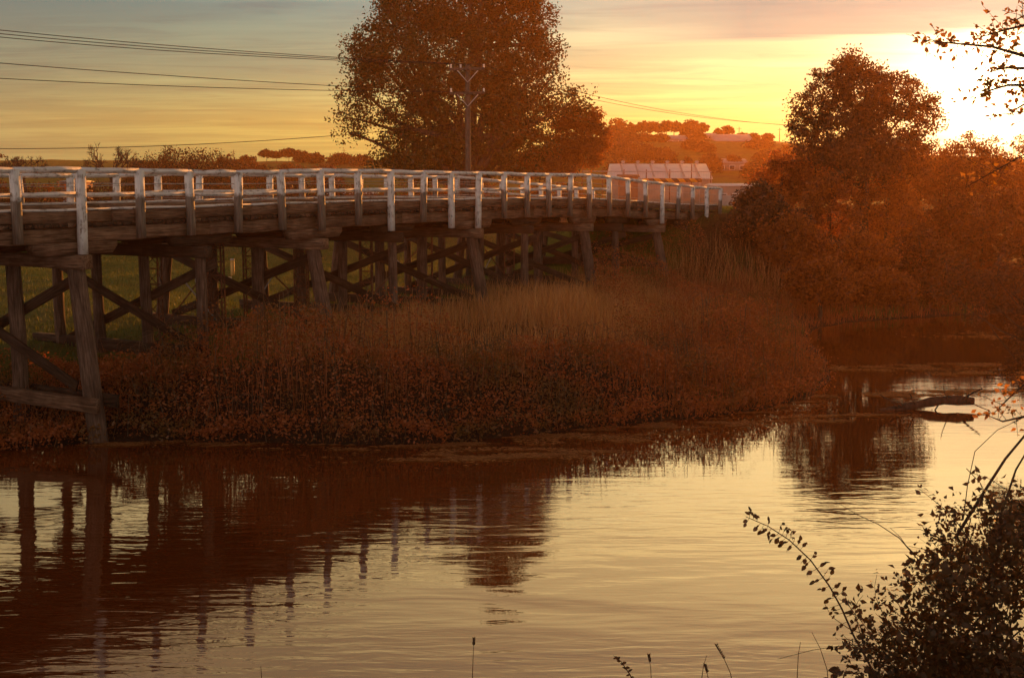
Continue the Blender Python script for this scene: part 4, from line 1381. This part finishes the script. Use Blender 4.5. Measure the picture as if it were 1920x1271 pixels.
# green patches and grass along the water
X, Y = bank_mask(70000, -16, 26, 26, 64)
dL = seg_dist(X, Y, LEFT); dR = seg_dist(X, Y, RIGHT)
ok = (rng.random(len(X)) < sstep(.58, .75, vnoise(X, Y, 2.0, 12)) * sstep(0, .3, dL)) & (dL < 9) & (dL < dR) & (X > 5)
X, Y = X[ok], Y[ok]
blades(X, Y, H(X, Y), .5, .022, .35, M_GRASS_GREEN, 'bank_grass')
# grass under foot on the viewer's bank
X, Y = bank_mask(70000, -8, 20, 5, 34)
dR = seg_dist(X, Y, RIGHT); dL = seg_dist(X, Y, LEFT)
qx, qy = to_px(X, Y, H(X, Y) + .4)
ok = (dR < dL) & (dR < 9) & (H(X, Y) < 3.4) & ((qx > 1640) | (qy > 1330))
X, Y = X[ok], Y[ok]
blades(X, Y, H(X, Y), .34, .012, .4, M_STALK, 'near_bank_grass')

# bramble ground cover: leaves over mounded thickets
def bramble(name, n, x0, x1, y0, y1, densf, hf, mat, leaf):
    X, Y = rng.uniform(x0, x1, n), rng.uniform(y0, y1, n)
    dL = seg_dist(X, Y, LEFT)
    ok = (~in_water(X, Y) | (dL < .75 * vnoise(X, Y, .8, 51))) & (rng.random(n) < densf(X, Y))
    X, Y = X[ok], Y[ok]
    m = hf(X, Y)
    t = rng.random(len(X)) ** .45
    Z = np.maximum(H(X, Y), 0) + m * t + rng.normal(0, .05, len(X))
    dL = seg_dist(X, Y, LEFT)
    V, F = quads(np.stack([X, Y, np.maximum(Z, .02)], -1), leaf, .35)
    return tag(link(name, np_mesh(name, V, F), mat), kind='stuff')


def br_d(X, Y):
    dL, dR = seg_dist(X, Y, LEFT), seg_dist(X, Y, RIGHT)
    return np.where(dL < dR, sstep(5.0, 3.2, dL + 2 * (vnoise(X, Y, 2.6, 4) - .5)) * sstep(10.5, 6.0, X) * (.55 + .45 * sstep(.2, .5, vnoise(X, Y, .8, 3))), 0)


def br_h(X, Y):
    dL = seg_dist(X, Y, LEFT)
    return (.28 + 1.35 * sstep(.15, .85, vnoise(X, Y, 2.4, 11)) * sstep(-.1, 1.4, dL) + .4 * vnoise(X, Y, .8, 13)) * (1 - .45 * sstep(-9, -12, X))


bramble('bramble_thicket', 310000, -17, 11, 26, 44, br_d, br_h, M_BRAMBLE, .078)
sc_d = lambda X, Y: np.where(seg_dist(X, Y, LEFT) < seg_dist(X, Y, RIGHT), sstep(.5, .66, vnoise(X, Y, 2.3, 41)) * sstep(.2, 1.2, seg_dist(X, Y, LEFT)) * sstep(14, 10, seg_dist(X, Y, LEFT)), 0)
bramble('bank_shrubbery', 150000, 3, 23, 30, 62, sc_d, lambda X, Y: (.25 + 1.5 * sstep(.5, .9, vnoise(X, Y, 2.3, 41)) + .3 * vnoise(X, Y, .6, 43)) * sstep(0, 3, seg_dist(X, Y, LEFT)), M_BRAMBLE, .075)
X, Y = bank_mask(14000, -17, 9, 26, 42)
ok = rng.random(len(X)) < br_d(X, Y) * sstep(.4, .7, vnoise(X, Y, 1.2, 31))
X, Y = X[ok], Y[ok]
blades(X, Y, H(X, Y), br_h(X, Y) + .12 + .35 * vnoise(X, Y, .6, 17), .012, .45, M_REED, 'bank_weeds')
# arching canes poking out of the thicket
mb = MB()
for _ in range(900):
    x, y = rng.uniform(-11, 9), rng.uniform(27.5, 40)
    if in_water(np.array([x]), np.array([y]))[0] or float(br_d(np.array([x]), np.array([y]))[0]) < .3: continue
    z = Hs(x, y); hm = float(br_h(np.array([x]), np.array([y]))[0])
    a = rng.uniform(0, 6.28); L = rng.uniform(.5, 1.2)
    mb.tube([(x, y, z), (x + .25 * L * math.cos(a), y + .25 * L * math.sin(a), z + hm + .3 * L), (x + .6 * L * math.cos(a), y + .6 * L * math.sin(a), z + hm + .38 * L), (x + L * math.cos(a), y + L * math.sin(a), z + hm + .1)], [.008, .007, .006, .003], 4, False)
tag(mb.build('bramble_canes', M_STALK), kind='stuff')

# floating weed mats
def weed(n, cx, cy, rx, ry, rot, name='floating_weed'):
    u = rng.normal(0, .45, (n, 2))
    c, s = math.cos(rot), math.sin(rot)
    X = cx + u[:, 0] * rx * c - u[:, 1] * ry * s; Y = cy + u[:, 0] * rx * s + u[:, 1] * ry * c
    ok = in_water(X, Y) & (vnoise(X * .6, Y * 1.6, .45, 4) > .36 + .3 * rng.random(n))
    X, Y = X[ok], Y[ok]
    a = rng.normal(0, .5, len(X)); L = rng.uniform(.02, .11, len(X)); wd = rng.uniform(.005, .018, len(X))
    ca, sa = np.cos(a), np.sin(a)
    Z = .006 + .012 * rng.random(len(X))
    V = np.stack([np.stack([X - L * ca, Y - L * sa, Z], -1), np.stack([X + wd * sa, Y - wd * ca, Z + .012], -1), np.stack([X + L * ca, Y + L * sa, Z], -1), np.stack([X - wd * sa, Y + wd * ca, Z + .012], -1)], 1).reshape(-1, 3)
    return V


WV = []
for (px, py, rx, ry, n, rot) in ((1010, 848, 3.6, .9, 2800, .12), (1150, 822, 3.0, .6, 1500, .1), (1250, 800, 2.4, .4, 1500, .1), (860, 858, 2.6, .5, 1500, .1), (1640, 742, 2.6, .35, 2200, .05), (1760, 735, 2.6, .4, 2200, .1), (1700, 690, 3.2, .7, 2600, .08), (1830, 684, 2.6, .4, 1600, .05), (1860, 700, 2.4, .5, 1500, .05), (1880, 630, 3.0, 1.2, 1800, .0), (1600, 780, 2.8, .25, 900, .1), (1480, 792, 2.2, .3, 900, .1)):
    c = at(px, py, z=0)
    WV.append(weed(n, c.x, c.y, rx, ry, rot))
for px in range(190, 1540, 26):
    py = np.interp(px, [p[0] for p in LEFT_PX[:16]], [p[1] for p in LEFT_PX[:16]]) + random.uniform(2, 9)
    c = at(px, py, z=0)
    WV.append(weed(random.randint(30, 260), c.x, c.y, random.uniform(.5, 1.1), random.uniform(.1, .25), .1))
V = np.concatenate(WV)
tag(link('floating_weed', np_mesh('floating_weed', V, np.arange(len(V)).reshape(-1, 4)), M_GRASS_DRY), kind='stuff')

# fallen log in the water by the right bank
l0, l1 = at(1650, 770, z=-.02), at(1826, 752, z=.22)
log = thing('fallen_log', 'dark fallen log with broken branches lying in the water at the right', 'log', (l0.x, l0.y, 0))
mb = MB(); mb.tube(limb_path(l0, l1, .05, 8), np.array((.06, .085, .12, .10, .135, .11, .14, .10)), 11); mb.build('log_trunk', M_BARK, log, True, WORLD[log.name])
for (a, b, r) in (((1745, 770), (1832, 788), .055), ((1800, 752), (1842, 728), .03), ((1780, 755), (1768, 722), .016), ((1690, 766), (1668, 752), .02), ((1815, 752), (1856, 770), .018), ((1700, 765), (1650, 740), .025), ((1720, 762), (1705, 738), .02), ((1760, 758), (1726, 800), .02)):
    p, q = at(*a, Y=(l0.y + l1.y) / 2), at(*b, Y=(l0.y + l1.y) / 2 - .3)
    mb = MB(); mb.tube(limb_path(p, q, .08, 5), np.linspace(r, r * .6, 5), 6); mb.build('branch', M_BARK, log, True, WORLD[log.name])

# ------------------------------------------------------------------ foreground plants
def leaf_mesh(L, W, fold=.25, curl=.2, serr=False):
    n = 5
    V, F = [], []
    for i in range(n + 1):
        t = i / n
        wd = W / 2 * (math.sin(math.pi * t ** .8) ** .85 if 0 < t < 1 else 0)
        z = -curl * L * t * t
        V += [(L * t, -wd, z + fold * wd), (L * t, 0, z), (L * t, wd, z + fold * wd)]
    for i in range(n):
        a = 3 * i
        F += [(a, a + 3, a + 4, a + 1), (a + 1, a + 4, a + 5, a + 2)]
    return np_mesh('leaf', V, F)


LEAVES = [leaf_mesh(1, .62), leaf_mesh(1, .5, .35, .35), leaf_mesh(1, .7, .15, .1)]
M_GOLD = leaf_mat('golden_small_leaves', (0.14, 0.075, 0.012), (0.24, 0.13, 0.02), (0.34, 0.19, 0.03), 0.65, (1.6, 1.2, .4), 1.5)
for me in LEAVES:
    me.materials.append(M_BUSH)
GOLD_LEAVES = [me.copy() for me in LEAVES]
for me in GOLD_LEAVES:
    me.materials[0] = M_GOLD


def put_leaf(p, d, size, parent, kind=None, gold=False):
    d = Vector(d).normalized()
    up = Vector((random.gauss(0, .5), random.gauss(-.7, .5), .75))
    Mx, _ = frame(p, Vector(p) + d, up)
    return link('leaf', (GOLD_LEAVES if gold else LEAVES)[kind if kind is not None else random.randrange(3)], None, parent, Mx @ Matrix.Scale(size, 4))


def leaf_soup(C, size):
    """many folded leaves joined into one mesh"""
    n = len(C)
    T = np.array([(0, 0, 0), (.45, -.3, .08), (.5, 0, -.03), (.45, .3, .08), (1, 0, -.2)])
    a = rng.normal(size=(n, 3)); a[:, 2] *= .7; a /= np.linalg.norm(a, axis=1)[:, None]
    b = rng.normal(size=(n, 3)); b -= a * (a * b).sum(1)[:, None]; b /= np.linalg.norm(b, axis=1)[:, None]
    c = np.cross(a, b)
    s = size * rng.uniform(.6, 1.3, n)
    V = C[:, None] + s[:, None, None] * (T[None, :, 0:1] * a[:, None] + T[None, :, 1:2] * b[:, None] + T[None, :, 2:3] * c[:, None])
    base = (np.arange(n) * 5)[:, None]
    F = np.concatenate([base + np.array(f) for f in ((0, 1, 2), (1, 4, 2), (0, 2, 3), (2, 4, 3))])
    return V.reshape(-1, 3), F


# the long arching cane with paired leaves
YC = 7.4
cane_px = [(1660, 1300), (1625, 1235), (1600, 1190), (1578, 1140), (1555, 1098), (1520, 1050), (1480, 1012), (1440, 986), (1398, 968)]
cp = [at(px, py, Y=YC + .05 * i) for i, (px, py) in enumerate(cane_px)]
cane = thing('bramble_cane', 'long thin leafy cane arching out over the water from the dark bush', 'cane', cp[0])
mb = MB(); mb.tube(cp, np.linspace(.0075, .0022, len(cp)), 6); mb.build('stem', M_TWIG, cane, True, WORLD[cane.name])
dense = []
for a, b in zip(cp[:-1], cp[1:]):
    for i in range(6):
        dense.append((a.lerp(b, i / 6), (b - a).normalized()))
for i in range(9, len(dense)):
    p, d = dense[i]
    sidev = Vector((-d.z, 0, d.x))
    for s_ in (-1, 1):
        if random.random() < .36: continue
        L = random.uniform(.05, .10) * (1 - .5 * i / len(dense))
        tip = p + (sidev * s_ * .9 + Vector((0, random.uniform(-.5, .5), -.05 * s_)) + d * .15).normalized() * L
        mb = MB(); mb.tube([p, tip], [.0018, .001], 4, False); tw = mb.build('twig', M_TWIG, cane, False, WORLD[cane.name])
        for j in range(2):
            f = .45 + .5 * j
            put_leaf(p.lerp(tip, f), (tip - p).normalized() + Vector((random.gauss(0, .5), random.gauss(0, .5), random.gauss(-.15, .45))), random.uniform(.030, .050), tw)

# dark bush at the right corner
BUSH = [(1860, 1010, 80, 60), (1800, 1075, 80, 60), (1905, 960, 50, 50), (1745, 1060, 36, 30), (1720, 1140, 80, 60), (1790, 1170, 100, 70), (1880, 1120, 90, 80), (1660, 1210, 70, 45), (1740, 1250, 110, 50), (1860, 1240, 110, 60), (1640, 1265, 60, 30), (1960, 1060, 80, 110)]
yb = 8.2
bl = px_lobes(BUSH, yb, 1.3, .8)
bb = Vector((3.35, 8.6, Hs(3.35, 8.6)))
bush = thing('bramble_bush', 'dark tangled bramble bush filling the lower right corner', 'bush', bb)
st = MB(); nodes = []
for i in range(60):
    c = lobe_points(bl, 1)[0]
    st.tube(limb_path(np.array(bb) + rng.normal(0, .3, 3) * (1, 1, .1), c, .045, 7), np.linspace(.011, .003, 7), 5, False)
for i in range(26):
    c = lobe_points(bl, 1)[0]; e = c + np.array((rng.normal(-.15, .25), rng.normal(0, .2), rng.uniform(.05, .35)))
    st.tube(limb_path(c, e, .15, 5), np.linspace(.004, .0015, 5), 4, False)
spray = []
for i in range(26):
    c = lobe_points(bl, 1, .8)[0]
    if c[1] > yb + .3: c[1] = yb
    e = c + np.array((rng.normal(-.22, .2), rng.normal(-.05, .15), rng.uniform(.12, .5)))
    pth = limb_path(c, e, .12, 8)
    st.tube(pth, np.linspace(.0045, .0015, 8), 4, False)
    for q in pth[1:]:
        for _ in range(3):
            spray.append(q + rng.normal(0, .022, 3))
tag(st.build('stems', M_TWIG, bush, True, WORLD[bush.name]), kind='stuff')
C = lobe_points(bl, 560, .7)
CC = np.concatenate([np.repeat(C, 11, 0) + rng.normal(0, .065, (560 * 11, 3)), np.array(spray)])
V, F = leaf_soup(CC, .05)
tag(link('foliage', np_mesh('foliage', V - np.array(bb), F), M_BUSH, bush, WORLD[bush.name]), kind='stuff')
cnt = 0
while cnt < 260:
    c = Vector(lobe_points(bl, 1, .93)[0])
    if c.y > yb + .25: continue
    cnt += 1
    put_leaf(c, (random.gauss(-.3, .6), random.gauss(-.2, .5), random.gauss(.1, .6)), random.uniform(.045, .085), bush)
# berries on stalks along its upper edge
for px, py in ((1790, 965), (1760, 985), (1745, 1010), (1712, 1060), (1690, 1075), (1640, 1130), (1660, 1150), (1810, 950)):
    p = at(px, py, Y=yb - .2)
    mb = MB()
    for _ in range(7):
        q = np.array(p) + rng.normal(0, .03, 3)
        mb.tube([np.array(p) - (0, 0, .05), q], [.0012, .001], 3, False)
        mb.tube([q + (0, 0, -.008), q, q + (0, 0, .008)], [.003, .008, .003], 6)
    mb.build('berry_cluster', M_TWIG, bush, True, WORLD[bush.name])
# bare stems rising out of it
for i, (pts, r, lab) in enumerate((([(1790, 1010), (1840, 930), (1885, 860), (1935, 800)], .012, 'thick bare stem slanting up to the right edge from the dark bush'),
                                  ([(1868, 1060), (1878, 960), (1905, 880), (1935, 830)], .009, 'second bare stem crossing behind the thick one at the right edge'),
                                  ([(1806, 975), (1814, 910), (1828, 846), (1870, 806), (1935, 775)], .0035, 'thin whip arching from the dark bush up to the right edge'),
                                  ([(1812, 878), (1838, 905), (1860, 950), (1872, 1000)], .003, 'thin twig hooking down into the dark bush'))):
    path = [at(px, py, Y=yb + .1 * i) for px, py in pts]
    mb = MB(); mb.tube(path, np.linspace(r, r * .6, len(path)), 6)
    tag(mb.build('thorny_cane', M_TWIG, None, True, Matrix.Translation(path[0])), lab, 'stem', 'bare stems rising from the dark bush')
# small leafy sprig and grass stalks at the bottom edge
def sprig(label, pts, Y, n):
    path = [at(px, py, Y=Y) for px, py in pts]
    t = thing('leafy_sprig', label, 'sprig', path[0])
    mb = MB(); mb.tube(path, np.linspace(.005, .0015, len(path)), 5); mb.build('stem', M_TWIG, t, True, WORLD[t.name])
    for i in range(n):
        f = i / n * (len(path) - 1); a = int(f)
        p = path[a].lerp(path[a + 1], f - a)
        put_leaf(p, (random.choice((-1, 1)) + random.gauss(0, .3), random.gauss(0, .5), random.gauss(.3, .4)), random.uniform(.022, .036), t)


sprig('small leafy sprig poking up at the bottom edge left of the seed heads', [(1195, 1290), (1180, 1262), (1165, 1240), (1150, 1228)], 7.2, 16)
sprig('low leafy sprig creeping along the bottom edge under the cane', [(1640, 1285), (1605, 1262), (1575, 1258), (1550, 1275)], 7.0, 20)


def stalk(label, pts, Y, head=None):
    path = [at(px, py, Y=Y) for px, py in pts]
    t = thing('grass_stalk', label, 'grass stalk', path[0], 'grass stalks along the bottom edge')
    mb = MB(); mb.tube(path, np.linspace(.003, .0016, len(path)), 5); mb.build('stem', M_STALK, t, True, WORLD[t.name])
    if head:
        a, b = path[-2].lerp(path[-1], 1 - head), path[-1]
        mb = MB(); L = (b - a).length; nn = max(6, int(L / .012))
        for i in range(nn):
            p = a.lerp(b, i / nn)
            for s_ in (-1, 1):
                q = p + Vector((s_ * .008, random.gauss(0, .004), .014)) * random.uniform(.7, 1.2)
                mb.tube([p, p.lerp(q, .5), q], [.002, .0048, .0012], 5)
        mb.build('seed_head', M_STALK, t, True, WORLD[t.name])


stalk('single upright seed stalk alone near the middle of the bottom edge', [(886, 1310), (886, 1265), (887, 1235), (889, 1195)], 7.0, .35)
stalk('bent seed head leaning left, tallest of the cluster at the bottom edge', [(1378, 1310), (1370, 1262), (1358, 1235), (1341, 1207)], 7.0, .95)
stalk('short thick seed head just left of the bent one', [(1336, 1310), (1330, 1280), (1326, 1262), (1321, 1244)], 6.9, .9)
stalk('thin curved stalk behind the short thick seed head', [(1316, 1310), (1316, 1270), (1319, 1248), (1325, 1228)], 7.3)
stalk('stiff upright blade left of the curving stalk by the bush', [(1494, 1310), (1495, 1262), (1497, 1225), (1501, 1203)], 7.1)
stalk('tall stalk curving left in front of the dark bush', [(1556, 1310), (1551, 1255), (1538, 1215), (1522, 1184)], 7.1)
stalk('slim seed head near the leafy sprig', [(1222, 1310), (1221, 1272), (1220, 1250), (1216, 1226)], 7.2, .6)
stalk('short stalk rising at the bottom edge left of the middle', [(492, 1310), (491, 1278), (490, 1262), (489, 1248)], 7.0)

# tree at the right edge whose branches hang into the picture
YB = 11.0
tb = Vector((6.6, 11.2, Hs(6.6, 11.2)))
ot = thing('bankside_tree', 'tree off the right edge with small leaved branches hanging into view', 'tree', tb)
tk = MB(); tpath = limb_path(np.array(tb) - (0, 0, .3), (6.9, 11.3, 9.5), .03, 8)
tk.tube(tpath, np.linspace(.2, .08, 8), 9); tk.build('trunk', M_BARK, ot, True, WORLD[ot.name])
BR = [([(2120, 180), (2000, 128), (1920, 105), (1860, 88), (1790, 82), (1728, 76)], 40, .9), ([(2120, 120), (2000, 70), (1920, 48), (1880, 58), (1840, 70)], 34, .8), ([(2120, 60), (2000, 35), (1925, 28), (1900, 40)], 20, .7),
      ([(2120, 260), (2000, 190), (1930, 160), (1890, 160), (1850, 172), (1838, 178)], 34, .8), ([(2120, 290), (2000, 215), (1930, 190), (1905, 205), (1912, 215)], 16, .7), ([(2100, 300), (1990, 160), (1930, 128), (1880, 128), (1845, 140)], 26, .7),
      ([(2120, 360), (2000, 300), (1920, 290), (1870, 318), (1810, 352)], 30, .6), ([(2120, 740), (2000, 700), (1925, 716), (1890, 748), (1860, 778)], 16, .8), ([(2120, 800), (2000, 770), (1925, 780), (1880, 790), (1850, 778)], 12, .7)]
cnt = 0
foli = []
for i, (pts, nl, sz) in enumerate(BR):
    path = [at(px, py, Y=YB + .25 * ((i * 7) % 5 - 2)) for px, py in pts]
    mb = MB(); mb.tube(path, np.linspace(.022 if i != 6 else .01, .003, len(path)), 6); brn = mb.build('branch', M_TWIG, ot, True, WORLD[ot.name])
    start = max(0, len(path) - 4)
    twm = MB()
    for j in range(nl):
        f = start + (len(path) - 1 - start) * (j + random.random()) / nl
        a = min(int(f), len(path) - 2)
        p = path[a].lerp(path[a + 1], f - a)
        tip = p + Vector((random.gauss(-.05, .1), random.gauss(0, .12), random.gauss(.0, .085)))
        twm.tube([p, tip], [.003, .0015], 4, False)
        for q in range(4):
            pp = p.lerp(tip, .3 + .7 * random.random())
            dv = (tip - p).normalized() + Vector((random.gauss(0, .6), random.gauss(0, .6), random.gauss(0, .6)))
            if cnt < 290 and q < 2:
                put_leaf(pp, dv, random.uniform(.034, .056), brn, None, True); cnt += 1
            else:
                foli.append(tuple(pp + dv * .02))
    tag(twm.build('twigs', M_TWIG, brn, False, WORLD[ot.name]), kind='stuff')
for _ in range(500):
    foli.append((rng.uniform(5.6, 8.2), rng.uniform(10, 12.6), rng.uniform(6, 10)))
V, F = leaf_soup(np.array(foli), .052)
tag(link('foliage', np_mesh('foliage', V - np.array(tb), F), M_GOLD, ot, WORLD[ot.name]), kind='stuff')
